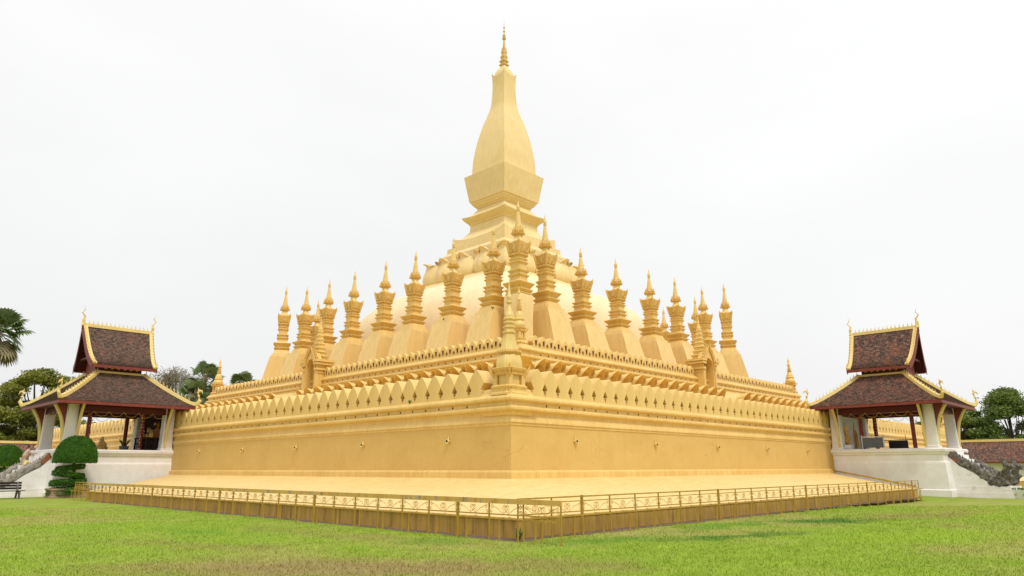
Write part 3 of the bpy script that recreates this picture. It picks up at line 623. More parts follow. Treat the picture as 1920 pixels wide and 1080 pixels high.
LY = [-15.0, -10.15, -5.1, -.75, 4.4, 8.85, 13.1]; RX = [-13.25, -8.75, -3.75, 1.5, 6.2, 11.6]; GS = 'small golden stupas ringing the dome'
def place(o, x, y, rz, dz, label, sc_=1.):
    o.location = (x, y, 9.2); o.rotation_euler.z = rz; o['label'] = label; o['category'] = 'stupa'; o['group'] = GS
    o.rotation_euler = (random.uniform(-.006, .006), random.uniform(-.006, .006), rz+random.uniform(-.03, .03))
    q = random.uniform(.975, 1.025); o.scale = (q, q, (11.24+dz)/11.24*sc_)
n_used = [False, False]
def get(corner=False):
    k = 1 if corner else 0; src = c0 if corner else s0
    if not n_used[k]: n_used[k] = True; return src
    return copy_tree(src)
place(get(True), -BX, -BY, 0, 1.45, 'tallest small stupa, on the near corner of the ring with a smooth rounded pedestal')
for i, y in enumerate(LY): place(get(), -BX, y, RL, 0, f'small golden stupa with square leafy crown, {ORD[i]} behind the corner one on the left row')
place(get(), -BX, BY, RL-.5, .85, 'small golden stupa at the far left end of the left row')
for i, x_ in enumerate(RX): place(get(), x_, -BY, 0, 1.0 if i == 0 else -.85+.1*i, f'small golden stupa with square leafy crown, {ORD[i]} behind the corner one on the right row')
place(get(), BX, -BY, .5, .9, 'small golden stupa at the far right end of the right row')
place(get(), -12.3, BY, pi, 0, 'small golden stupa on the back side, peeping between stupas at the far left end')
place(get(), BX, -14.1, pi/2, 0, 'small golden stupa peeping beside the farthest right gateway spire, on the back side')
place(get(), BX, -10.0, pi/2, -.6, 'small golden stupa mostly hidden behind the fourth stupa of the right row')

# ------------------------------------------------------------------ central stupa
def central():
    root = empty('great_stupa', (0, 0, 9.2), label='towering golden central stupa, pale rounded dome under a tall four-sided lotus-bud spire', cat='stupa')
    z0 = 9.2
    d = MB(); P = []
    prof = spline([(12.2, 9.0, 3.2), (12.1, 11., 3.2), (11.9, 13.5, 3.2), (11.35, 15.8, 3.2), (10.55, 17.3, 3.4), (9.4, 18.5, 3.8), (8.2, 19.3, 4.5), (7.2, 19.9, 6.), (6.6, 20.4, 9.)], 3)
    for rc, z, n in prof:
        H = rc/2**(-1/n); ring = []
        for k in range(64):
            a = 2*pi*(k+.5)/64; c, s_ = cos(a), sin(a); q = (abs(c)**n+abs(s_)**n)**(-1/n); ring.append((H*q*c, H*q*s_, z-z0))
        P.append(ring)
    d.loft(P, cap0=False); d.build('dome', 'dome', root, smooth=True)
    b = MB(); b.lathe([(r, z-z0) for r, z in [(6.75, 20.1), (6.85, 20.2), (6.80, 20.5), (6.35, 21.0), (5.2, 21.2)]], SQ); b.build('petal_base', 'tower', root)
    # petals of the dome crown: big ones with narrow ones between
    prof = [(5.9, 20.75, .80), (6.38, 21.1, .95), (6.55, 21.6, 1.0), (6.46, 22.2, .98), (6.24, 22.75, .90), (6.14, 23.1, .82), (6.18, 23.38, .72), (6.38, 23.56, .60), (6.58, 23.58, .48)]
    big = petal_mesh(1.4, [(o+.12, z-z0, w_) for o, z, w_ in prof], .8, 12, .35); sm = petal_mesh(1.0, [(o-.5, z-z0+.05, w_) for o, z, w_ in prof], 1.2, 8, .2)
    cor = petal_mesh(1.75, [(o+2.45, z-z0, w_) for o, z, w_ in prof], -1.0, 12, .25)
    B = S_ = K = None
    for k in range(4):
        rz = k*pi/2
        for q in (-3.1, 0, 3.1):
            loc = (cos(rz)*q, sin(rz)*q, 0)
            if not B: B = big.build('lotus_petal', 'tower', root, smooth='auto', loc=loc); B.rotation_euler.z = rz
            else: inst(B, root, loc, rz)
        for q in (-4.6, -1.55, 1.55, 4.6):
            loc = (cos(rz)*q, sin(rz)*q, 0)
            if not S_: S_ = sm.build('inner_petal', 'tower', root, smooth='auto', loc=loc); S_.rotation_euler.z = rz
            else: inst(S_, root, loc, rz)
        if not K: K = cor.build('corner_petal', 'tower', root, smooth='auto'); K.rotation_euler.z = rz+pi/4
        else: inst(K, root, (0, 0, 0), rz+pi/4)
    b = MB(); b.loft(sq_rings([(4.9, 21.-z0, 0), (4.9, 24.3-z0, 0), (4.75, 24.5-z0, 0), (4.48, 24.75-z0, 0), (4.46, 25.3-z0, 0), (4.08, 25.36-z0, 0), (4.06, 26.0-z0, .55), (3.95, 26.02-z0, .5), (3.75, 26.15-z0, .15), (3.4, 26.5-z0, 0), (3.0, 27.0-z0, 0), (2.78, 27.3-z0, 0), (2.72, 27.35-z0, 0), (2.66, 28.15-z0, 0)], 10)); b.build('stepped_base', 'tower', root)
    b = MB(); b.loft(sq_rings([(2.66, 28.1-z0, 0), (2.78, 28.16-z0, 0), (2.80, 28.28-z0, 0), (3.05, 28.45-z0, .05), (3.30, 28.7-z0, .12), (3.38, 28.85-z0, .2), (3.32, 28.9-z0, .2), (2.95, 29.1-z0, .05), (2.5, 29.5-z0, 0), (2.2, 29.95-z0, 0), (2.14, 30.0-z0, 0), (2.12, 30.15-z0, 0), (2.24, 30.2-z0, 0), (2.26, 30.32-z0, 0), (2.4, 30.38-z0, 0), (2.52, 30.6-z0, 0), (2.62, 30.66-z0, 0), (2.64, 30.88-z0, 0)], 10)); b.build('cornice', 'tower', root)
    b = MB(); b.loft(sq_rings([(2.64, 30.86-z0, 0), (2.78, 30.92-z0, 0), (3.24, 33.98-z0, 0), (3.0, 34.0-z0, 0), (2.62, 34.1-z0, 0), (2.5, 34.12-z0, 0)], 4)); b.build('collar', 'tower', root)
    pr = [(2.60, 34.1), (2.58, 34.8), (2.52, 36.0), (2.38, 37.2), (2.20, 38.4), (1.98, 39.5), (1.68, 40.8), (1.36, 41.9), (1.12, 42.9), (1.02, 44.0), (.97, 45.2), (.98, 46.3)]
    b = MB(); b.loft(sq_rings([(r, z-z0, 0) for r, z in spline(pr, 3)]+[(1.05, 46.85-z0, .55), (1.0, 46.86-z0, .5), (.84, 46.9-z0, .1)], 10)); b.build('lotus_bud', 'tower', root, smooth='auto')
    b = MB(); b.loft(sq_rings([(r, z-z0, 0) for r, z in spline([(.86, 46.85), (.80, 47.3), (.62, 47.8), (.40, 48.2), (.30, 48.45)], 4)], 6)); b.build('bud_cap', 'tower', root, smooth='auto')
    b = MB(); b.lathe([(r, z-z0) for r, z in [(.28, 48.4), (.42, 48.5), (.44, 48.62), (.30, 48.8), (.30, 48.9), (.41, 49.0), (.42, 49.1), (.28, 49.3), (.30, 49.6), (.33, 49.7), (.24, 49.9), (.22, 50.1), (.26, 50.25), (.24, 50.5), (.2, 50.65), (.22, 50.8), (.15, 51.0)]], SQ)
    b.lathe([(r, z-z0) for r, z in [(.17, 50.95), (.17, 51.1), (.12, 51.6), (.09, 52.0), (.22, 52.12), (.24, 52.2), (.14, 52.28), (.2, 52.42), (.12, 52.5), (.18, 52.66), (.08, 52.75), (.05, 53.05), (.14, 53.2), (.05, 53.3), (.04, 53.6), (.12, 53.75), (.03, 53.85), (.015, 54.3), (.008, 55.0)]], C12); b.build('finial', 'orn', root, smooth='auto')
central()

# ------------------------------------------------------------------ pavilions
def slope(mb, A, B, C_, D, rows, sag=0.):
    """tiled slope, A-B top edge, D-C_ bottom edge; concave by sag"""
    A, B, C_, D = map(Vector, (A, B, C_, D)); nrm = (B-A).cross(D-A).normalized()
    if nrm.z < 0: nrm = -nrm
    def L_(t, side): 
        p = (A.lerp(D, t) if side == 0 else B.lerp(C_, t)); return p-Vector((0, 0, 1))*sag*sin(pi*t)
    for k in range(rows):
        t0, t1 = k/rows, (k+1.12)/rows if k < rows-1 else 1
        p = [L_(t0, 0), L_(t0, 1), L_(t1, 1)+nrm*.035, L_(t1, 0)+nrm*.035]
        e0 = (B-A).normalized(); u = [(q-A).dot(e0) for q in p]; off = random.random()*5
        mb.uv[len(mb.f)] = [(u[0]+off, rows-k+.0), (u[1]+off, rows-k+.0), (u[2]+off, rows-k-.98), (u[3]+off, rows-k-.98)]; mb.add(p, [(0, 1, 2, 3)])
        p2 = [p[3], p[2], p[2]-nrm*.035, p[3]-nrm*.035]; mb.uv[len(mb.f)] = [(u[3]+off, rows-k-.9), (u[2]+off, rows-k-.9), (u[2]+off, rows-k-.98), (u[3]+off, rows-k-.98)]; mb.add(p2, [(0, 1, 2, 3)])
def bar(mb, path, w, h):
    P = [Vector(p) for p in path]; rings = []
    for i, p in enumerate(P):
        d = (P[min(i+1, len(P)-1)]-P[max(i-1, 0)]); a = d.cross(Vector((0, 0, 1))); a.normalize(); up = a.cross(d).normalized()
        rings.append([p-a*w-up*h*.3, p+a*w-up*h*.3, p+a*w*.8+up*h, p-a*w*.8+up*h])
    mb.loft(rings)
def teeth(mb, path, n, h, t0=.04, t1=.96, lean=(0, 0, 0)):
    P = [Vector(p) for p in path]; seg = [(P[i+1]-P[i]).length for i in range(len(P)-1)]; T = sum(seg)
    for k in range(n):
        s_ = T*(t0+(t1-t0)*k/(n-1)); i = 0
        while i < len(seg)-1 and s_ > seg[i]: s_ -= seg[i]; i += 1
        p = P[i].lerp(P[i+1], s_/seg[i]); d = (P[i+1]-P[i]).normalized(); d2 = Vector((d.x, d.y, 0))
        if d2.length > .1: d2.normalize()
        u = Vector((0, 0, 1))+Vector(lean); 
        mb.tube([p-d*h*.3, p+u*h*.45-d*h*.05, p+u*h*.8-d2*h*.25, p+u*h*1.15-d2*h*.15], [h*.26, h*.22, h*.11, h*.01], 5, .5)
def pavilion(root, near, tile, gilt='fine'):
    """local x along the wall, -y outward from it; near = sign of x of the camera side"""
    b = MB(); b.rect(3.0, 3.6, [(.14, -.4), (.14, .25), (.06, .3), (.0, 1.9), (-.02, 2.0), (-.07, 2.06), (-.08, 2.45), (.0, 2.5), (.03, 2.6), (.10, 2.66), (.12, 2.80), (.05, 2.88)], 0, -3.35); b.build('plinth', 'lime', root)
    for x in (-2.62, 2.62):
        for y in (-6.35, -.42):
            c = MB(); c.loft([[(x+px*r, y+py*r, z) for px, py in red(.8, .93)] for r, z in ((.40, 2.86), (.40, 3.0), (.36, 3.06), (.31, 5.6), (.35, 5.72))]); c.build('column', 'white', root)
    # brackets: curved red fins with gilt edge
    def bracket(x, y, dx, dy, L_=1.05):
        m = MB(); P = spline([(.30, 3.15), (.36, 3.9), (.50, 4.7), (.80, 5.35), (L_, 5.75)], 4)
        def pt(o, z, s_): return (x+dx*o-dy*s_, y+dy*o+dx*s_, z)
        for s_ in (-1,): m.add([pt(o, z, -.05) for o, z in P]+[pt(o, z, .05) for o, z in P]+[pt(.2, 3.15, -.05), pt(.2, 5.75, -.05), pt(.2, 3.15, .05), pt(.2, 5.75, .05)],
                  [tuple(range(len(P)))+(2*len(P)+1, 2*len(P)), tuple(range(len(P), 2*len(P)))+(2*len(P)+3, 2*len(P)+2)])
        m.cur = 1; m.tube([pt(o+.03, z, 0) for o, z in P], [.11]*(len(P)-1)+[.06], 6, .8); m.tube([pt(.3, 3.15, 0), pt(.34, 3.05, 0), pt(.36, 2.98, 0)], [.1, .12, .05], 6)
        m.build('bracket', ['red', gilt], root)
    for x in (-2.62, 2.62): bracket(x, -6.35, 0, -1)
    for s_ in (-1, 1): bracket(s_*2.62, -6.0, s_, 0); bracket(s_*2.62, -.6, s_, 0)
    # beams and ceiling
    m = MB(); m.box(-2.9, 2.9, -6.65, -6.3, 5.25, 5.62); m.box(-2.9, 2.9, -.5, -.2, 5.25, 5.62); m.box(-2.9, -2.5, -6.3, -.5, 5.25, 5.62); m.box(2.5, 2.9, -6.3, -.5, 5.25, 5.62)
    m.box(-1.7, -1.45, -6.3, -.5, 5.3, 5.58); m.box(1.45, 1.7, -6.3, -.5, 5.3, 5.58); m.build('beams', 'dred', root)
    m = MB(); m.box(-4.35, 4.35, -7.45, .8, 5.66, 5.70); m.build('ceiling', 'dred', root)
    m = MB()
    for x in (-2.93, 2.93, ):
        for k in range(7): m.tube([(x, -6.1+k*.9, 5.3), (x, -5.9+k*.9, 5.05), (x, -5.65+k*.9, 4.98), (x, -5.4+k*.9, 5.05), (x, -5.2+k*.9, 5.3)], .012, 4)
    for y in (-6.68,):
        for k in range(5): m.tube([(-2.2+k*.95, y, 5.3), (-2.05+k*.95, y, 5.05), (-1.8+k*.95, y, 4.98), (-1.55+k*.95, y, 5.05), (-1.4+k*.95, y, 5.3)], .012, 4)
    m.build('fretwork', 'orn', root)
    for x in (-1.55, 1.55):
        for y in (-5.0, -1.7): p = MB(); p.lathe([(.13, 2.85), (.13, 5.6)], C8, x, y); p.build('post', 'post', root)
    # lower roof
    E_ = 4.5; yo, yi = -7.62, .62; ze, zt = 5.78, 7.97; tx, ta, tb = 1.42, -4.85, -1.95
    r = MB(); c = [(-E_, yo, ze), (E_, yo, ze), (E_, yi, ze), (-E_, yi, ze)]; t = [(-tx, ta, zt), (tx, ta, zt), (tx, tb, zt), (-tx, tb, zt)]
    for i in range(4): j = (i+1) % 4; slope(r, t[i], t[j], c[j], c[i], 32, .10)
    lr = r.build('lower_roof', tile, root)
    f = MB(); f.rect(E_-.02, (yi-yo)/2-.02, [(0, ze-.20), (.02, ze-.19), (.02, ze-.01), (-.1, ze)], 0, (yo+yi)/2, cap0=False, cap1=False); f.rect(E_-.1, (yi-yo)/2-.1, [(0, ze-.19), (-.3, ze-.1)], 0, (yo+yi)/2, cap0=False, cap1=False); f.build('fascia', 'red', lr)
    for i in range(4):
        A, B = Vector(t[i]), Vector(c[i]); path = [A.lerp(B, q)-Vector((0, 0, .10*sin(pi*q)))+Vector((0, 0, .04)) for q in [k/8 for k in range(9)]]; path[-1] += Vector((0, 0, .10)); dv = (B-A); dv.z = 0; dv.normalize()
        h = MB(); bar(h, path, .13, .15); teeth(h, [p+Vector((0, 0, .14)) for p in path], 13, .26, .05, .88)
        h.build('hip_ridge', gilt, lr)
        nmb = MB(); e1 = path[-1]; nmb.tube([e1-dv*.35, e1+dv*.05+Vector((0, 0, .06)), e1+dv*.22+Vector((0, 0, .3)), e1+dv*.12+Vector((0, 0, .62)), e1+dv*.02+Vector((0, 0, .85)), e1+dv*.14+Vector((0, 0, 1.0)), e1+dv*.32+Vector((0, 0, .95)), e1+dv*.38+Vector((0, 0, .8))], [.12, .15, .14, .10, .09, .09, .06, .015], 7, .6)
        nmb.tube([e1+dv*.08+Vector((0, 0, .95)), e1+dv*.02+Vector((0, 0, 1.2))], [.06, .01], 5); nmb.build('naga_finial', gilt, lr)
    tb_ = MB(); tb_.rect(tx-.05, (tb-ta)/2-.05, [(.14, zt-.02), (.12, zt+.12), (.0, zt+.14)], 0, (ta+tb)/2); tb_.build('ridge_band', gilt, lr)
    # clerestory
    k = MB(); k.box(-tx+.12, tx-.12, ta+.15, tb-.15, 8.1, 9.1)
    k.cur = 1
    for s_ in (-1, 1):
        for q in range(6):
            yy = ta+.45+q*.4; xx = s_*(tx-.12); z_ = 8.36; k.add([(xx+s_*.02, yy+.11*cos(a), z_+.11*sin(a)) for a in [2*pi*i/8 for i in range(8)]]+[(xx-s_*.02, yy+.11*cos(a), z_+.11*sin(a)) for a in [2*pi*i/8 for i in range(8)]], [tuple(range(8))]+[(i, (i+1) % 8, 8+(i+1) % 8, 8+i) for i in range(8)])
    k.build('clerestory', ['dred', gilt], root)
    g = MB(); g.box(-1.0, 1.0, ta-.12, ta+.2, 8.0, 8.8); g.build('gable_panel', 'red', root)
    # upper roof
    zr, zu = 11.30, 8.42; yro, yri = -5.78, -1.3; yeo, yei = -5.4, -1.45; hw = 2.1
    prof = spline([(0, 1.), (.20, .72), (.45, .40), (.72, .15), (1.0, 0.)], 3); n = len(prof)-1
    u = MB()
    for s_ in (-1, 1):
        for i in range(n):
            (a0, h0), (a1, h1) = prof[i], prof[i+1]; g0, g1_ = i/n, (i+1)/n
            P = lambda a, h, g_, o: (s_*a*hw, (yro*(1-g_)+yeo*g_) if o else (yri*(1-g_)+yei*g_), zu+h*(zr-zu))
            slope(u, P(a0, h0, g0, 1), P(a0, h0, g0, 0), P(a1, h1, g1_, 0), P(a1, h1, g1_, 1), 3)
    ur = u.build('upper_roof', tile, root)
    un = MB()
    for s_ in (-1, 1):
        rr = []
        for i, (a, h) in enumerate(prof): g_ = i/n; rr.append([(s_*a*hw, yro*(1-g_)+yeo*g_-.03, zu+h*(zr-zu)-.09), (s_*a*hw, yri*(1-g_)+yei*g_+.03, zu+h*(zr-zu)-.09)])
        un.add([p for q in rr for p in q], [(2*i, 2*i+1, 2*i+3, 2*i+2) for i in range(n)])
    for zz in (9.0, 9.6, 10.2, 10.7): q = (zz-zu)/(zr-zu); wq = hw*(1-q)**1.55*.93; un.box(-wq, wq, ta-.55, ta-.4, zz-.06, zz+.06)
    un.build('rafters', 'dred', ur)
    for s_ in (-1, 1): fb = MB(); fb.box(*sorted((s_*(hw-.05), s_*(hw+.05))), yeo, yei, zu-.19, zu-.01); fb.build('eave_board', 'red', ur)
    for e_, (yr_, ye_) in enumerate(((yro, yeo), (yri, yei))):
        og = -1 if e_ == 0 else 1
        for s_ in (-1, 1):
            path = [Vector((s_*a*hw*1.02, yr_*(1-i/n)+ye_*(i/n), zu+h*(zr-zu)+.05)) for i, (a, h) in enumerate(prof)]
            m = MB(); bb = []
            for i, p in enumerate(path):
                d = (path[min(i+1, n)]-path[max(i-1, 0)]).normalized(); nn = Vector((-d.z*s_, 0, d.x*s_)) if True else 0
                if nn.z < 0: nn = -nn
                bb.append([p+nn*.07+Vector((0, -og*.2, 0)), p+nn*.07+Vector((0, og*.04, 0)), p-nn*.03+Vector((0, og*.04, 0)), p-nn*.03+Vector((0, -og*.2, 0))])
            m.loft(bb); teeth(m, [p+Vector((s_*.06, 0, .06)) for p in path], 13, .17, .06, .95, (s_*.8, 0, 0))
            m.tube([path[-1]+Vector((-s_*.1, 0, .0)), path[-1]+Vector((s_*.04, 0, .1)), path[-1]+Vector((s_*.03, 0, .42))], [.1, .09, .01], 6)
            m.build('bargeboard', gilt, ur)
            m = MB(); bb = [[p+Vector((0, og*.045, .07)), p+Vector((0, og*.09, .07)), p+Vector((-s_*.08, og*.09, -.34)), p+Vector((-s_*.08, og*.045, -.34))] for p in path]; m.loft(bb); m.build('barge_trim', 'red', ur)
        m = MB(); p = Vector((0, yr_, zr)); o_ = Vector((0, og, 0))
        m.tube([p+Vector((0, 0, -.05)), p+o_*.03+Vector((0, 0, .35)), p-o_*.02+Vector((0, 0, .6)), p+o_*.18+Vector((0, 0, .85)), p+o_*.02+Vector((0, 0, 1.05)), p+o_*.10+Vector((0, 0, 1.35))], [.16, .11, .06, .05, .035, .008], 6); m.build('roof_finial', gilt, ur)
    m = MB(); path = [(0, yro+.1, zr+.03), (0, yri-.1, zr+.03)]; m.box(-.13, .13, yro+.1, yri-.1, zr-.12, zr+.10); teeth(m, [(0, yro+.35, zr+.1), (0, yri-.3, zr+.1)], 15, .24, 0, 1); m.build('ridge', gilt, ur)
    # stair with side walls
    s = MB()
    for q in range(10): s.box(-1.2, 1.2, -6.9-.27*(q+1), -6.9, -.3, 2.75-.28*q)
    s.build('steps', 'lime', root)
    for x in (-1.5, 1.5):
        s = MB(); s.prism([(-6.9, -.3), (-6.9, 2.3), (-7.4, 1.75), (-8.1, 1.35), (-8.7, .85), (-9.2, .52), (-9.6, .5), (-9.9, .5), (-9.9, -.3)], x-.22, x+.22, 'yz')
        s.box(x-.34, x+.34, -10.1, -6.85, -.3, .12); s.box(x-.30, x+.30, -10.05, -6.85, .12, .26); s.box(x-.26, x+.26, -10.0, -6.85, .26, .5); s.build('stair_wall', 'lime', root)
    for x in (-1.5, 1.5): s = MB(); s.prism([(-6.88, 2.85), (-6.88, 2.3), (-7.25, 1.95), (-7.42, 2.05), (-7.3, 2.3), (-7.08, 2.6)], x-.2, x+.2, 'yz'); s.build('exposed_brick', 'brick', root)
pR = empty('roofed_pavilion', (MID, -HY, 0), 0, 'open pavilion with two-tier red-mottled tile roof against the right wall', 'pavilion', 'white pavilions at the middle of each wall'); pavilion(pR, -1, 'tileR')
pL = empty('roofed_pavilion', (-HX, MID, 0), RL, 'open pavilion with two-tier brown tile roof against the left wall', 'pavilion', 'white pavilions at the middle of each wall'); pavilion(pL, 1, 'tileL')
def world(root, x, y, z=0):
    rz = root.rotation_euler.z; c, s_ = cos(rz), sin(rz); return (root.location[0]+c*x-s_*y, root.location[1]+s_*x+c*y, z)

# stone nagas on the stair walls
def naga(label, root, x, heads, th=1., mat='stone'):
    r = empty('naga_balustrade', world(root, x, -6.9, 1.2), root.rotation_euler.z, label, 'naga statue', 'grey stone nagas flanking the pavilion stairs')
    z0 = 1.2
    P = spline([(-.1, 2.5), (-.6, 2.02), (-1.2, 1.65), (-1.75, 1.2), (-2.2, .8), (-2.55, .72), (-2.8, .95), (-2.95, 1.3)], 4)
    R = [th*(.24+.05*sin(i*1.7)+.10*min(1, i/18)) for i in range(len(P))]
    b = MB(); b.tube([(0, y, z-z0) for y, z in P], R, 8, .8); 
    for i in range(2, len(P)-1, 1): y, z = P[i]; b.tube([(0, y, z-z0+R[i]*.7), (0, y+.02, z-z0+R[i]+.14)], [.09, .01], 5)
    b.build('body', mat, r, smooth='auto')
    for k in range(heads):
        a = (k-(heads-1)/2)*.42; m = MB(); sx = sin(a)
        m.tube([(sx*.1, -2.9, 1.15-z0), (sx*.35, -2.95, 1.45-z0), (sx*.55, -3.07, 1.7-z0), (sx*.6, -3.25, 1.75-z0), (sx*.62, -3.43, 1.67-z0)], [.2, .17, .15, .12, .03], 7)
        m.tube([(sx*.55, -3.0, 1.75-z0), (sx*.7, -2.9, 2.0-z0), (sx*.78, -2.95, 2.2-z0)], [.12, .08, .01], 5)
        m.tube([(sx*.55, -3.15, 1.6-z0), (sx*.6, -3.37, 1.51-z0)], [.08, .02], 5); m.build('head', mat, r, smooth='auto')
naga('dark weathered stone naga with raised crested head beside the right pavilion stair, nearer one', pR, -1.5, 5, 1.15)
naga('farther dark stone naga of the right pavilion stair, mostly behind the nearer', pR, 1.5, 5)
naga('grey stone naga running down the near side of the left pavilion stair', pL, 1.5, 5, .85, 'stone2')
naga('grey stone naga on the far side of the left pavilion stair, behind the woman', pL, -1.5, 5, .85, 'stone2')

# furniture inside the pavilions
def thing(root, name, label, cat, x, y, z=2.88, rz=0, group=None):
    return empty(name, world(root, x, y, z), root.rotation_euler.z+rz, label, cat, group)
t = thing(pR, 'painted_screen', 'white wall panel with gold painted figure at the inner end of the right pavilion', 'wall panel', 0, .0)
m = MB(); m.box(-2.3, 2.3, -.34, -.28, 0, 2.4); m.build('panel', 'white', t)
for cx in (-1.1, 1.1):
    m = MB(); m.prism([(cx-.28, .1), (cx+.28, .1), (cx+.34, .8), (cx+.2, 1.5), (cx, 2.0), (cx-.2, 1.5), (cx-.34, .8)], -.38, -.345)
    m.tube([(cx, -.42, .2), (cx, -.44, 1.0)], [.2, .14], 7); m.lathe([(.08, 1.0), (.13, 1.1), (.1, 1.25), (.03, 1.45)], C8, cx, -.43)
    m.build('gilded_figure', 'orn', t)
t = thing(pR, 'notice_board', 'grey notice board on white legs standing on the right pavilion floor', 'board', -2.0, -2.6)
m = MB(); m.box(-.03, .03, -.55, .75, .1, .78); m.build('board', 'grey', t)
m = MB()
for y in (-.6, .8): m.box(-.04, .04, y-.03, y+.03, 0, .95)
m.box(-.04, .04, -.95, .8, .80, .86); m.build('frame', 'white', t)
t = thing(pR, 'offering_stand', 'black lattice stand on the right pavilion floor left of the patterned post', 'stand', -.2, -3.6)
m = MB(); m.box(-.04, .04, -.6, .6, .05, .6); m.box(-.05, .05, -.9, .9, .62, .66); m.tube([(0, -.5, .6), (0, -.5, .95)], .02, 5)
for q in range(7): m.box(-.055, .055, -.6+.2*q-.01, -.6+.2*q+.01, .05, .6)
m.build('lattice', 'black', t)
t = thing(pR, 'planter_pot', 'white round pot holding a gilded tree at the inner end of the right pavilion', 'pot', -2.1, -.85)
m = MB(); m.lathe([(.2, 0), (.32, .05), (.38, .3), (.36, .32), (.3, .3)], C16); m.build('bowl', 'white', t, smooth='auto')
m = MB()
for q in range(60): a = random.random()*6.28; z = .3+random.random()*1.3; rr = .26*(1.6-z)/1.3+.08; m.tube([(0, 0, z-.1), (rr*cos(a), rr*sin(a), z+.08)], [.03, .04], 4)
m.build('gilded_branches', 'orn', t)
# left pavilion: altar against the wall, flowers, golden cone
t = thing(pL, 'altar', 'dark altar table crowded with small offerings inside the left pavilion', 'altar', 1.3, -1.3)
m = MB(); m.box(-1.1, 1.1, -.35, .35, .80, .88); m.box(-1.0, 1.0, -.28, .3, .45, .5)
for x in (-1.0, 1.0):
    for y in (-.3, .3): m.box(x-.04, x+.04, y-.04, y+.04, 0, .8)
m.build('table', 'dark', t)
m = MB()
for q in range(16): x = -1+q*.13; m.lathe([(.04, .88), (.055, .95), (.03, 1.02), (.045, 1.1+.1*random.random())], C8, x, -.1+.25*random.random())
m.build('offerings', 'orn', t)
for i, (x, lab) in enumerate(((.55, 'white vase of pale flowers on the dark altar, left one'), (.85, 'white vase of pale flowers on the dark altar, right one'))):
    v = thing(pL, 'flower_vase', lab, 'vase', x, -1.45, 3.76, 0, 'vases on the altar')
    m = MB(); m.lathe([(.05, 0), (.09, .12), (.05, .25), (.06, .28)], C12); m.build('vase', 'white', v, smooth='auto')
    m = MB()
    for q in range(16): a = random.random()*6.28; e_ = .16*random.random()+.06; m.tube([(0, 0, .25), (e_*cos(a), e_*sin(a), .42+.12*random.random())], [.01, .035], 4)
    m.build('flowers', plain('pale_petals', (.8, .75, .55), .7, .2), v)
t = thing(pL, 'altar_painting', 'dark painted backdrop with orange robed figure behind the altar of the left pavilion', 'painting', .0, .0)
m = MB(); m.box(-2.3, 2.3, -.34, -.28, 0, 2.4); m.build('panel', plain('dark_backdrop', (.05, .026, .016), .9, .6, 3, spec=.05), t)
m = MB(); m.lathe([(.36, .9), (.32, 1.1), (.22, 1.3), (.26, 1.5), (.1, 1.72)], C12, .9, -.36); m.lathe([(.1, 1.72), (.13, 1.82), (.06, 1.98)], C8, .9, -.38); m.build('figure', plain('orange_robe', (.45, .15, .04), .6, .3), t, smooth='auto')
m = MB()
for x, z, r_ in ((-.1, 1.3, .2), (-.8, 1.5, .16), (1.7, 1.3, .18), (.2, 1.9, .1)): m.lathe([(r_, z-r_), (r_*1.2, z), (r_, z+r_)], C12, x, -.34)
m.build('gilt_medallions', 'orn', t)
t = thing(pL, 'offering_cone', 'golden triangular flower offering standing behind the clipped shrub in the left pavilion', 'offering', -.4, -3.5)
m = MB(); m.lathe([(.35, 0), (.42, .05), (.4, .12), (.1, .75), (.02, .95)], C8); m.build('cone', 'orn', t)
m = MB()
for q in range(50): a = random.random()*6.28; z = .1+.75*random.random(); rr = .42*(1-z); m.tube([(rr*cos(a), rr*sin(a), z), (rr*1.25*cos(a), rr*1.25*sin(a), z+.08)], [.04, .02], 4)
m.build('flowers', 'fine', t)
for q, (x, y) in enumerate(((.6, -2.5), (.1, -2.1))):
    t = thing(pL, 'planter_pot', ['grey potted plant on the left pavilion floor nearer the stair', 'grey potted plant on the left pavilion floor nearer the altar'][q], 'potted plant', x, y, 2.88, 0, 'potted plants in the left pavilion')
    m = MB(); m.lathe([(.14, 0), (.2, .3), (.17, .32)], C12); m.build('pot', 'grey', t)
    m = MB()
    for k in range(26): a = random.random()*6.28; m.tube([(0, 0, .3), (.1*cos(a), .1*sin(a), .55), (.24*cos(a), .24*sin(a), .6+.2*random.random())], [.015, .03, .005], 4, .4)
    m.build('leaves', 'green', t)

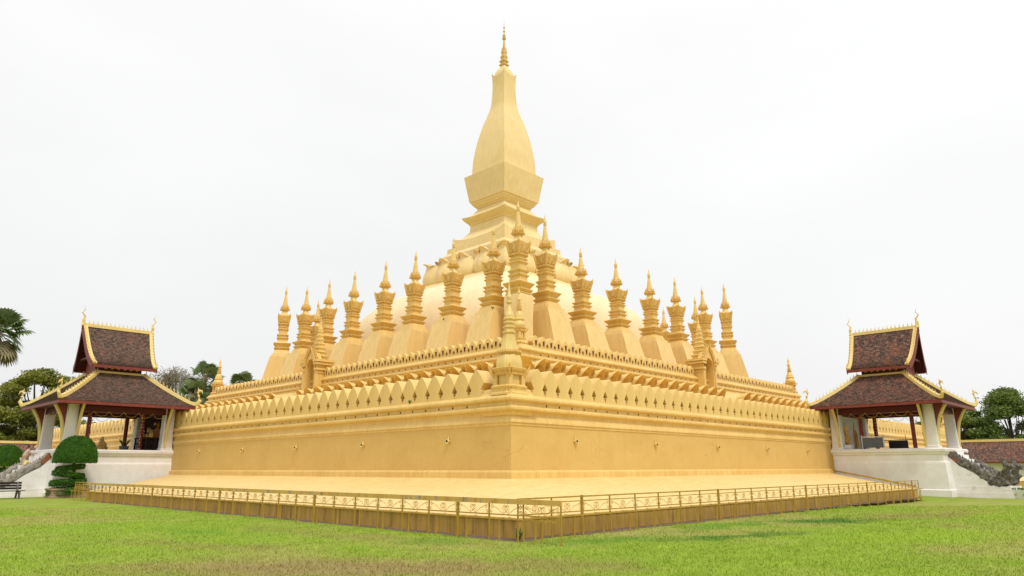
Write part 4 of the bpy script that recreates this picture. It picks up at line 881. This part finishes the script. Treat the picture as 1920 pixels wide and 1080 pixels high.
# ------------------------------------------------------------------ fences round the plinth
def fence(label, org, rz, n, bay, wide, ends=(0, 0)):
    """local x along the fence, -y towards the lawn"""
    r = empty('railing', org, rz, label, 'railing', 'painted iron railings round the plinth')
    L_ = n*bay
    m = MB()
    if wide: wb = MB(); wb.box(-.02, L_+.02, -.03, .03, .832, .95); wb.build('top_band', 'band', r)
    else: m.box(-.02, L_+.02, -.02, .02, .93, .965); m.box(-.02, L_+.02, -.012, .012, .825, .85)
    m.box(-.02, L_+.02, -.018, .018, .57, .598); m.box(0, L_, -.22, -.19, .49, .515)
    m.build('rails', 'rail', r)
    p1 = p2 = p3 = None; top = .83 if wide else .95
    for i in range(n+1):
        if not p1: q = MB(); q.box(-.015, .015, -.015, .015, -.25, top); p1 = q.build('post', 'rail', r); q = MB(); q.box(-.028, .028, -.028, .028, -.25, top+.03); p3 = q.build('thick_post', 'rail', r, loc=(2*bay, 0, 0))
        elif i % 6 == 2 and i > 2: inst(p3, r, (i*bay, 0, 0))
        elif i != 2: inst(p1, r, (i*bay, 0, 0))
        if i < n:
            if not p2: q = MB(); q.box(-.013, .013, -.233, -.207, -.25, .52); q.box(-.012, .012, -.22, 0, .50, .515); p2 = q.build('short_leg', 'rail', r, loc=((i+.5)*bay, 0, 0))
            else: inst(p2, r, ((i+.5)*bay, 0, 0))
    s = MB()
    def spiral(cx, cz, r0, a0, d, turns=1.4, k=12): return [(cx+r0*(1-.75*i/k)*cos(a0+d*turns*2*pi*i/k), 0, cz+r0*(1-.75*i/k)*sin(a0+d*turns*2*pi*i/k)) for i in range(k+1)]
    hw = bay/2; tz = .80
    for s_ in (-1, 1):
        s.tube([(s_*.06, 0, .60), (s_*.16, 0, .64), (s_*.26, 0, .71), (s_*(hw-.12), 0, tz-.02)], .0065, 4)
        s.tube(spiral(s_*(hw-.11), .76, .055, pi/2 if s_ > 0 else pi/2, -s_), .006, 4); s.tube(spiral(s_*(hw-.08), .65, .045, -pi/2, s_), .006, 4)
        s.tube([(s_*.05+.055*cos(a), 0, .71+.085*sin(a)) for a in [2*pi*i/10 for i in range(11)]], .0065, 4)
        s.tube([(s_*.02, -.205, .49), (s_*.14, -.205, .54), (s_*.22, -.205, .50), (s_*.3, -.205, .55)], .006, 4); s.tube([(s_*.33+.04*cos(a), -.205, .53+.03*sin(a)) for a in [2*pi*i/8 for i in range(9)]], .006, 4)
    s.tube([(.06*cos(a), 0, .72+.06*sin(a)) for a in [2*pi*i/10 for i in range(11)]], .0065, 4)
    src = None
    for i in range(n):
        if not src: src = s.build('scrollwork', 'rail', r, loc=((i+.5)*bay, 0, 0))
        else: inst(src, r, ((i+.5)*bay, 0, 0))
fence('ochre iron railing with broad flaking top band, running left along the plinth', (-41.15, -9.2, 0), RL, 29, 1.137, True)
fence('thin double-railed ochre iron railing running right along the plinth', (-41.15, -40.86, 0), 0, 27, 1.205, False)
fence('short end piece of thin railing beside the clipped shrub', (-41.15, -6.9, 0), RL, 3, .72, False)
# rain pipe against the right pavilion
m = MB(); yy = -HY-.14
m.tube([(-1.95, yy, 2.55), (-1.95, yy-.06, 2.45), (-1.9, yy-.05, 1.55), (-1.75, yy-.05, 1.42), (-1.9, yy-.3, 1.40), (-3.6, yy-2.5, 1.12), (-7.0, yy-6.35, .60)], .05, 8)
tag(m.build('rain_pipe', 'rail'), 'ochre rain pipe bending down the apron along the right pavilion', 'pipe')

# ------------------------------------------------------------------ galleries
def gallery(label, x0, x1, y0, y1, axis, name='cloister_gallery'):
    r = empty(name, ((x0+x1)/2, (y0+y1)/2, 0), 0, label, 'gallery'); hx, hy = (x1-x0)/2, (y1-y0)/2
    m = MB(); m.box(-hx+1, hx-1, -hy+1, hy-1, -.3, 2.35)
    m.cur = 1
    if axis == 'y':
        for k in range(40): y = -hy+2+k*(2*hy-4)/39; m.prism([(y-.12, 1.5), (y, 1.35), (y+.12, 1.5), (y, 1.65)], -hx+.99, -hx+1.05, 'yz')
    m.build('wall', ['lime', 'hole'], r)
    rf = MB()
    if axis == 'y':
        slope(rf, (0, -hy, 4.8), (0, hy, 4.8), (-hx, hy, 2.3), (-hx, -hy, 2.3), 20, .08); slope(rf, (0, -hy, 4.8), (0, hy, 4.8), (hx, hy, 2.3), (hx, -hy, 2.3), 20, .08)
        rd = [(-.22, .22, -hy, hy)]; eb = [(-hx-.03, -hx+.02, -hy, hy)]
    else:
        slope(rf, (-hx, 0, 4.8), (hx, 0, 4.8), (hx, -hy, 2.3), (-hx, -hy, 2.3), 20, .08); slope(rf, (-hx, 0, 4.8), (hx, 0, 4.8), (hx, hy, 2.3), (-hx, hy, 2.3), 20, .08)
        rd = [(-hx, hx, -.22, .22)]; eb = [(-hx, hx, -hy-.03, -hy+.02)]
    ro = rf.build('roof', 'tileR', r)
    m = MB(); a = rd[0]; m.box(*a, 4.72, 5.02); m.build('ridge', 'fine', ro)
    m = MB(); a = eb[0]; m.box(*a, 2.12, 2.28); m.build('eave_board', 'red', ro)
gallery('long low gallery with mottled tile roof and yellow ridge beyond the right pavilion', 49, 55, -80, 60, 'y')
gallery('long low gallery with mottled tile roof and yellow ridge beyond the left pavilion', -80, 45, 49, 55, 'x')

# ------------------------------------------------------------------ vegetation
def leaf_cloud(blobs, n, size, rng, flat=1., shell=.55):
    """blobs: (x,y,z,rx,ry,rz). returns quads of leaf clumps"""
    wts = np.array([b[3]*b[4]+b[3]*b[5] for b in blobs]); idx = rng.choice(len(blobs), n, p=wts/wts.sum()); B = np.array(blobs)[idx]
    d = rng.normal(size=(n, 3)); d /= np.linalg.norm(d, axis=1)[:, None]; rr = (shell+(1-shell)*rng.random(n))**.6; rr *= 1+.12*rng.normal(size=n)
    c = B[:, :3]+d*B[:, 3:]*rr[:, None]
    a = rng.normal(size=(n, 3)); a[:, 2] *= flat; a /= np.linalg.norm(a, axis=1)[:, None]; t = rng.normal(size=(n, 3)); b_ = np.cross(a, t); b_ /= np.linalg.norm(b_, axis=1)[:, None]
    s = size*(.6+.8*rng.random(n))[:, None]; V = np.stack([c-a*s, c-b_*s*.45, c+a*s, c+b_*s*.45], 1); return V
def cloud_obj(name, V, mat, parent=None):
    n = len(V); k = V.shape[1]; me = bpy.data.meshes.new(name); me.vertices.add(n*k); me.vertices.foreach_set('co', V.reshape(-1)); me.loops.add(n*k); me.loops.foreach_set('vertex_index', np.arange(n*k, dtype=np.int32))
    me.polygons.add(n); me.polygons.foreach_set('loop_start', np.arange(0, n*k, k, dtype=np.int32)); me.polygons.foreach_set('loop_total', np.full(n, k, dtype=np.int32)); me.update(); me.materials.append(M[mat])
    o = bpy.data.objects.new(name, me); C.objects.link(o); o.parent = parent; return o
def tree(name, label, x, y, h, R, seed, mat='green', n=9000, leaf=.28, cat='tree', nb=16, low=.35, group=None, flatb=.55, sparse=False):
    rng = np.random.default_rng(seed); r = empty(name, (x, y, 0), 0, label, cat, group); rd = random.Random(seed)
    blobs = []; tr = MB(); tr.tube([(0, 0, -.3), (.1, .05, h*low*.6), (.0, .1, h*low*1.1), (.15, 0, h*.7)], [.024*h, .019*h, .015*h, .006*h], 8)
    for k in range(nb):
        a = rd.random()*2*pi; q = rd.random(); z = h*(low+(.95-low)*q); rr = R*(.25+.75*sqrt(max(0, 1-(2*q-.75)**2*.75)))*(.45+.5*rd.random()); s_ = R*(.26+.20*rd.random())
        c = (rr*cos(a), rr*sin(a), z-s_*flatb*.6); blobs.append((*c, s_, s_, s_*flatb))
        st = (0, .05, h*low*(.7+.4*rd.random())); tr.tube([st, ((st[0]+c[0])*.45, (st[1]+c[1])*.45, (st[2]+c[2])*.55), c], [.009*h, .006*h, .002*h], 5)
        for j in range(4 if sparse else 2): tr.tube([c, (c[0]+rd.uniform(-1, 1)*s_*.8, c[1]+rd.uniform(-1, 1)*s_*.8, c[2]+rd.uniform(-.1, .9)*s_*(1 if sparse else flatb))], [.003*h, .001*h], 4)
    tr.build('trunk', 'bark', r, smooth='auto'); cloud_obj('crown', leaf_cloud(blobs, n, leaf, rng, .6, .2 if not sparse else .0), mat, r)
    return r
tree('broadleaf_tree', 'layered olive-green tree with flat branches behind the left pavilion roof', -22.6, 88, 19.3, 5.6, 11, 'olive', 26000, .24, nb=34, low=.28, flatb=.5)
tree('broadleaf_tree', 'dense olive-green tree at the left edge below the palm', -27.8, 86, 11.9, 5.6, 12, 'olive', 24000, .24, nb=26, low=.2)
tree('broadleaf_tree', 'green tree seen through the left pavilion, beyond the far battlement', -13, 84, 10.5, 6.5, 13, 'green', 14000, .28, nb=20, low=.2)
tree('broadleaf_tree', 'second green tree seen through the left pavilion, nearer the altar end', -5, 86, 11, 6.5, 14, 'green', 14000, .28, nb=20, low=.2)
tree('leafless_tree', 'sparse brownish tree with thin twigs just right of the left pavilion roof', -5.2, 73, 20, 6.3, 15, 'brownleaf', 22000, .13, nb=44, low=.3, flatb=.8, sparse=True)
tree('broadleaf_tree', 'green tree behind the palms, its top just over the upper battlement', 2.5, 72, 17, 4.8, 19, 'brownleaf', 12000, .14, nb=30, low=.35, flatb=.8, sparse=True)
tree('broadleaf_tree', 'dark green leafy tree at the right edge beyond the gallery', 99, -28.8, 16, 6, 16, 'green', 30000, .24, nb=32, low=.22)
tree('broadleaf_tree', 'lower green tree between the right pavilion and the right-edge tree', 97, -22.0, 13.0, 5.2, 17, 'green', 22000, .24, nb=24, low=.2)
tree('broadleaf_tree', 'green tree seen through the right pavilion above the battlement', 96, -13.5, 11.8, 5.0, 18, 'green', 12000, .26, nb=20, low=.2)
def palm(label, x, y, h, R, seed, nl=34, dry=10):
    r = empty('fan_palm', (x, y, 0), 0, label, 'palm tree', 'fan palms behind the monument'); rd = random.Random(seed)
    t = MB(); t.tube([(0, 0, -.3), (.1, 0, h*.5), (.05, .1, h)], [.35, .27, .26], 9); t.build('trunk', 'bark', r, smooth='auto')
    V = {0: [], 1: []}; st = MB()
    for k in range(nl+dry):
        d = k >= nl; a = rd.random()*2*pi; el = rd.uniform(-1.35, -.8) if d else rd.uniform(-.55, 1.35); L_ = R*rd.uniform(.5, .62); 
        u = Vector((cos(a)*cos(el), sin(a)*cos(el), sin(el))); b = Vector((0, 0, h)); c = b+u*L_+Vector((0, 0, -.15*L_*cos(el)))
        st.tube([b, c], [.05, .03], 4); side = u.cross(Vector((0, 0, 1))).normalized(); nr = side.cross(u).normalized(); F = R*rd.uniform(.48, .6)
        tilt = rd.uniform(-.5, .5); side = (side*cos(tilt)+nr*sin(tilt)).normalized(); nr = side.cross(u).normalized()
        for j in range(18):
            q = (j-8.5)/8.5*1.9; dr = u*cos(q)+side*sin(q); tip = c+dr*F*rd.uniform(.85, 1)+Vector((0, 0, -.22*F)); mid = c+dr*F*.55+nr*.05; wv = dr.cross(nr).normalized()*F*.085
            V[int(d)].append([c, mid+wv, tip, mid-wv])
    st.build('leaf_stalks', 'drypalm', r); cloud_obj('fronds', np.array([[list(p) for p in q] for q in V[0]]), 'palm', r)
    if V[1]: cloud_obj('dry_fronds', np.array([[list(p) for p in q] for q in V[1]]), 'drypalm', r)
palm('tall fan palm with hanging dry fronds at the left edge of the sky', -33.4, 67, 20.3, 4.2, 1, 34, 24)
palm('fan palm behind the far left spire of the upper battlement', -11.3, 49, 14.0, 2.9, 2, 26, 6)
palm('lower fan palm overlapping the left pavilion roof corner', -12.8, 48.5, 11.6, 2.7, 3, 22, 6)
palm('low fan palm whose top shows over the upper battlement, right of the spire', -7.1, 46, 13.3, 2.4, 4, 22, 4)

def topiary(label, x, y, tiers, seed, group='clipped topiary shrubs'):
    """tiers: (z0, z1, r, dome?)"""
    r = empty('topiary_shrub', (x, y, 0), 0, label, 'topiary', group); rng = np.random.default_rng(seed)
    t = MB(); t.tube([(0, 0, -.1), (.06, 0, 1.0), (-.05, .03, 2.2), (0, 0, tiers[0][1]-.4)], [.10, .09, .08, .06], 8)
    t.tube([(.25, .1, 0), (.12, .05, .8), (.02, 0, 1.5)], [.06, .05, .03], 6); t.build('stem', 'bark', r, smooth='auto')
    for z0, z1, R, dome in tiers:
        n = int(7500*R*R*(1.5 if dome else .75)); u = rng.random(n); a = rng.random(n)*2*pi; wob = 1+.03*np.sin(3*a+z0*5)+.02*np.sin(7*a)
        if dome:
            ph = np.arccos(1-1.0*u*1.02); rr = np.sin(np.clip(ph, 0, pi/2))**.85*R; z = z0+(z1-z0)*np.cos(np.clip(ph, 0, pi/2))**.9
            bot = rng.random(n) < .22; rr = np.where(bot, R*np.sqrt(rng.random(n)), rr); z = np.where(bot, z0+.04*rng.random(n), z)
        else:
            th = rng.random(n)*2*pi; h = (z1-z0)/2; rr = R-h+h*np.cos(th); z = (z0+z1)/2+h*np.sin(th); ins = rng.random(n) < .35; rr = np.where(ins, R*np.sqrt(rng.random(n)), rr); z = np.where(ins, np.where(rng.random(n) < .5, z0, z1), z)
        rr = rr*wob+.025*rng.normal(size=n); z = z+.025*rng.normal(size=n)
        sh = 0 if dome else -.22; tl = 0 if dome else .12*np.sin(z0*9); z = z+tl*rr*np.cos(a)/R; c = np.stack([rr*np.cos(a)+sh, rr*np.sin(a), z], 1); v = rng.normal(size=(n, 3)); v /= np.linalg.norm(v, axis=1)[:, None]; w_ = np.cross(v, rng.normal(size=(n, 3))); w_ /= np.linalg.norm(w_, axis=1)[:, None]
        s_ = .036; cloud_obj('crown' if dome else 'leaf_ring', np.stack([c-v*s_, c-w_*s_*.6, c+v*s_, c+w_*s_*.6], 1), 'topiary', r)
        core = MB()
        if dome: core.lathe([(.01, z0+.05), (R*.93, z0+.06)]+[(R*.94*cos(q)**.85, z0+.06+(z1-z0-.12)*sin(q)**.9) for q in [pi/2*i/8 for i in range(1, 8)]]+[(.01, z1-.08)], circ(20))
        else: core.lathe([(.01, z0+.07), (R*.75, z0+.09), (R*.86, (z0+z1)/2), (R*.75, z1-.09), (.01, z1-.07)], circ(20))
        core.build('inner_foliage', 'topiary', r, smooth=True, loc=(0 if dome else -.22, 0, 0))
topiary('mushroom-topped clipped shrub with four stacked rings in a low planter before the left pavilion', -40.25, -2.9, [(2.06, 3.62, 1.14, True), (1.64, 1.86, .76, False), (1.22, 1.46, .86, False), (.76, 1.04, .94, False), (.22, .60, 1.02, False)], 5)
topiary('partly cut off clipped shrub at the left edge of the photograph behind the bench', -39.4, 19.3, [(1.95, 3.62, 1.3, True), (1.35, 1.75, .9, False), (.8, 1.2, .95, False)], 6)
b = MB(); b.rect(1.0, .7, [(.05, 0), (.05, .10), (0, .12), (0, .42), (.06, .46), (.06, .54), (-.1, .55), (-.12, .45)], -40.4, -2.9); tag(b.build('planter_box', plain('old_mortar', (.40, .27, .17), .9, .5, 3, .5)), 'low crumbling masonry planter under the tiered clipped shrub', 'planter')
b = empty('bench', (-43.5, -2.4, 0), .12, 'black slatted bench at the left edge by the lawn', 'bench'); m = MB()
for k in range(3): m.box(-.9, .9, .22+.03*k, .25+.03*k, .52+.15*k, .64+.15*k)
m.build('backrest', 'black', b); m = MB()
for k in range(3): m.box(-.95, .95, -.28+.17*k, -.14+.17*k, .42, .46)
m.build('seat', 'black', b)
for x in (-.7, .7): m = MB(); m.prism([(-.25, 0), (-.15, 0), (-.05, .42), (.15, .42), (.28, 0), (.38, 0), (.26, .5), (.32, .95), (.26, .95), (.18, .48), (-.24, .42)], x-.04, x+.04, 'yz'); m.build('leg', 'stone', b)
b = empty('flower_trough', (.25, -44.1, -.2), 0, 'pale glazed trough with green leaves at the right edge by the stair', 'planter'); m = MB(); m.box(-.5, .5, -.9, .75, 0, .5, -.05, -.05); m.cur = 1; m.box(-.53, -.50, -.55, -.2, .18, .36); m.box(-.53, -.5, .1, .45, .18, .36); m.build('trough', [plain('pale_glaze', (.66, .68, .58), .5, .15), plain('ochre_glaze', (.5, .33, .12), .5, .2)], b)
m = MB()
for k in range(40): a = random.random()*6.28; x, y = random.uniform(-.4, .4), random.uniform(-.8, .7); m.tube([(x, y, .45), (x+.1*cos(a), y+.1*sin(a), .62)], [.02, .04], 4, .4)
m.build('leaves', 'green', b)
def weed(label, x, y, z, s_, seed):
    rd = random.Random(seed); r = empty('weed', (x, y, z), 0, label, 'plant', 'self-sown weeds on the monument'); m = MB()
    for k in range(16): a = rd.random()*6.28; q = rd.uniform(.3, 1); m.tube([(0, 0, 0), (.3*s_*q*cos(a), .3*s_*q*sin(a), .6*s_*q), (.55*s_*q*cos(a), .55*s_*q*sin(a), s_*rd.uniform(.3, 1))], [.03*s_, .12*s_, .01], 4, 1.)
    m.build('leaves', 'green', r)
weed('small green weed growing at the foot of the plinth corner', -40.85, -40.6, 0, .28, 1)
weed('tiny green weed on top of the pedestal left of the corner stupa', -BX-1.0, -15.9, 13.25, .24, 2)
weed('tiny green weed sprouting between two merlons of the left wall', -HX-.05, -27.55, 4.45, .16, 3)
weed('tiny weed on the pedestal edge of the second stupa of the left row', -BX-1.1, -10.4, 13.2, .18, 4)

# ------------------------------------------------------------------ people
def body(name, verts, edges, radii, mat, parent, sub=2):
    me = bpy.data.meshes.new(name); me.from_pydata(verts, edges, []); o = bpy.data.objects.new(name, me); C.objects.link(o); o.parent = parent; me.materials.append(M[mat])
    md = o.modifiers.new('skin', 'SKIN'); md.use_smooth_shade = True
    for v, r in zip(me.skin_vertices[0].data, radii): v.radius = (r, r) if not isinstance(r, tuple) else r
    me.skin_vertices[0].data[0].use_root = True; s = o.modifiers.new('sub', 'SUBSURF'); s.levels = s.render_levels = sub; return o
def person(label, loc, rz, S, top, bot, bend=.45, reach=True):
    r = empty('person', loc, rz, label, 'person'); q = lambda *p: tuple(c*S for c in p)
    # +x is forward
    b = bend; hip = (0, 0, .88); ch = (sin(b)*.42, 0, .88+cos(b)*.42); nk = (sin(b)*.55, 0, .88+cos(b)*.55); hd = (sin(b)*.55+.08, 0, .88+cos(b)*.55+.13)
    V = [hip, (sin(b)*.2, 0, .88+cos(b)*.2), ch, nk, (hd[0]-.02, 0, hd[2]-.05), (hd[0], 0, hd[2]+.02), (hd[0], 0, hd[2]+.09)]; E_ = [(0, 1), (1, 2), (2, 3), (3, 4), (4, 5), (5, 6)]; R = [.15, .13, .15, .055, .075, .095, .07]
    for s_ in (-1, 1):
        i = len(V); sh = (ch[0]+.03, s_*.17, ch[2]+.05)
        el = (sh[0]+.14, s_*.22, sh[2]-.22); ha = (sh[0]+.42, s_*.12, sh[2]-.20) if reach else (sh[0]+.2, s_*.1, sh[2]-.3)
        V += [sh, el, ha, (ha[0]+.08, s_*.11, ha[2]+.01)]; E_ += [(2, i), (i, i+1), (i+1, i+2), (i+2, i+3)]; R += [.062, .045, .032, .035]
        i = len(V); V += [(0, s_*.10, .80), (.06, s_*.11, .45), (-.03, s_*.11, .08), (.10, s_*.12, .04)]; E_ += [(0, i), (i, i+1), (i+1, i+2), (i+2, i+3)]; R += [.10, .07, .045, .04]
    bo = body('body', [q(*v) for v in V], E_, [x*S for x in R], 'skin', r)
    V = [hip, (sin(b)*.2, 0, .88+cos(b)*.2), ch, (nk[0], 0, nk[2]-.03)]; E_ = [(0, 1), (1, 2), (2, 3)]; R = [.175, .15, .168, .08]
    for s_ in (-1, 1):
        i = len(V); sh = (ch[0]+.03, s_*.17, ch[2]+.05); V += [sh, (sh[0]+.12, s_*.215, sh[2]-.19)]; E_ += [(2, i), (i, i+1)]; R += [.078, .062]
    body('blouse', [q(*v) for v in V], E_, [x*S for x in R], top, bo)
    V = [(0, 0, .90)]; E_ = []; R = [.17]
    for s_ in (-1, 1): i = len(V); V += [(0, s_*.10, .78), (.06, s_*.11, .45), (-.02, s_*.11, .16)]; E_ += [(0, i), (i, i+1), (i+1, i+2)]; R += [.125, .10, .085]
    body('trousers', [q(*v) for v in V], E_, [x*S for x in R], bot, bo)
    body('hair', [q(hd[0]-.035, 0, hd[2]+.09), q(hd[0]-.05, 0, hd[2]+.02), q(hd[0]-.16, 0, hd[2]-.0)], [(0, 1), (1, 2)], [.098*S, .10*S, .05*S], 'hair', bo)
    f = MB()
    for s_ in (-1, 1): f.lathe([(.001, hd[2]-.005), (.012, hd[2]+.005), (.001, hd[2]+.015)], C8, hd[0]+.088, s_*.032)
    f.tube([(hd[0]+.09, 0, hd[2]+.0), (hd[0]+.115, 0, hd[2]-.025)], [.008, .014], 6); f.v = [q(*v) for v in f.v]; f.build('face', 'skin', bo)
person('woman in pale beige clothes with tied black hair leaning forward on the left pavilion stair', world(pL, -.2, -7.95, 1.5), .0, 1.0, 'beige', 'beige', .35)
person('small child in a yellow shirt just below the woman on the left stair', world(pL, .55, -8.0, 1.35), .3, .60, 'yellow', 'yellow', .2, False)
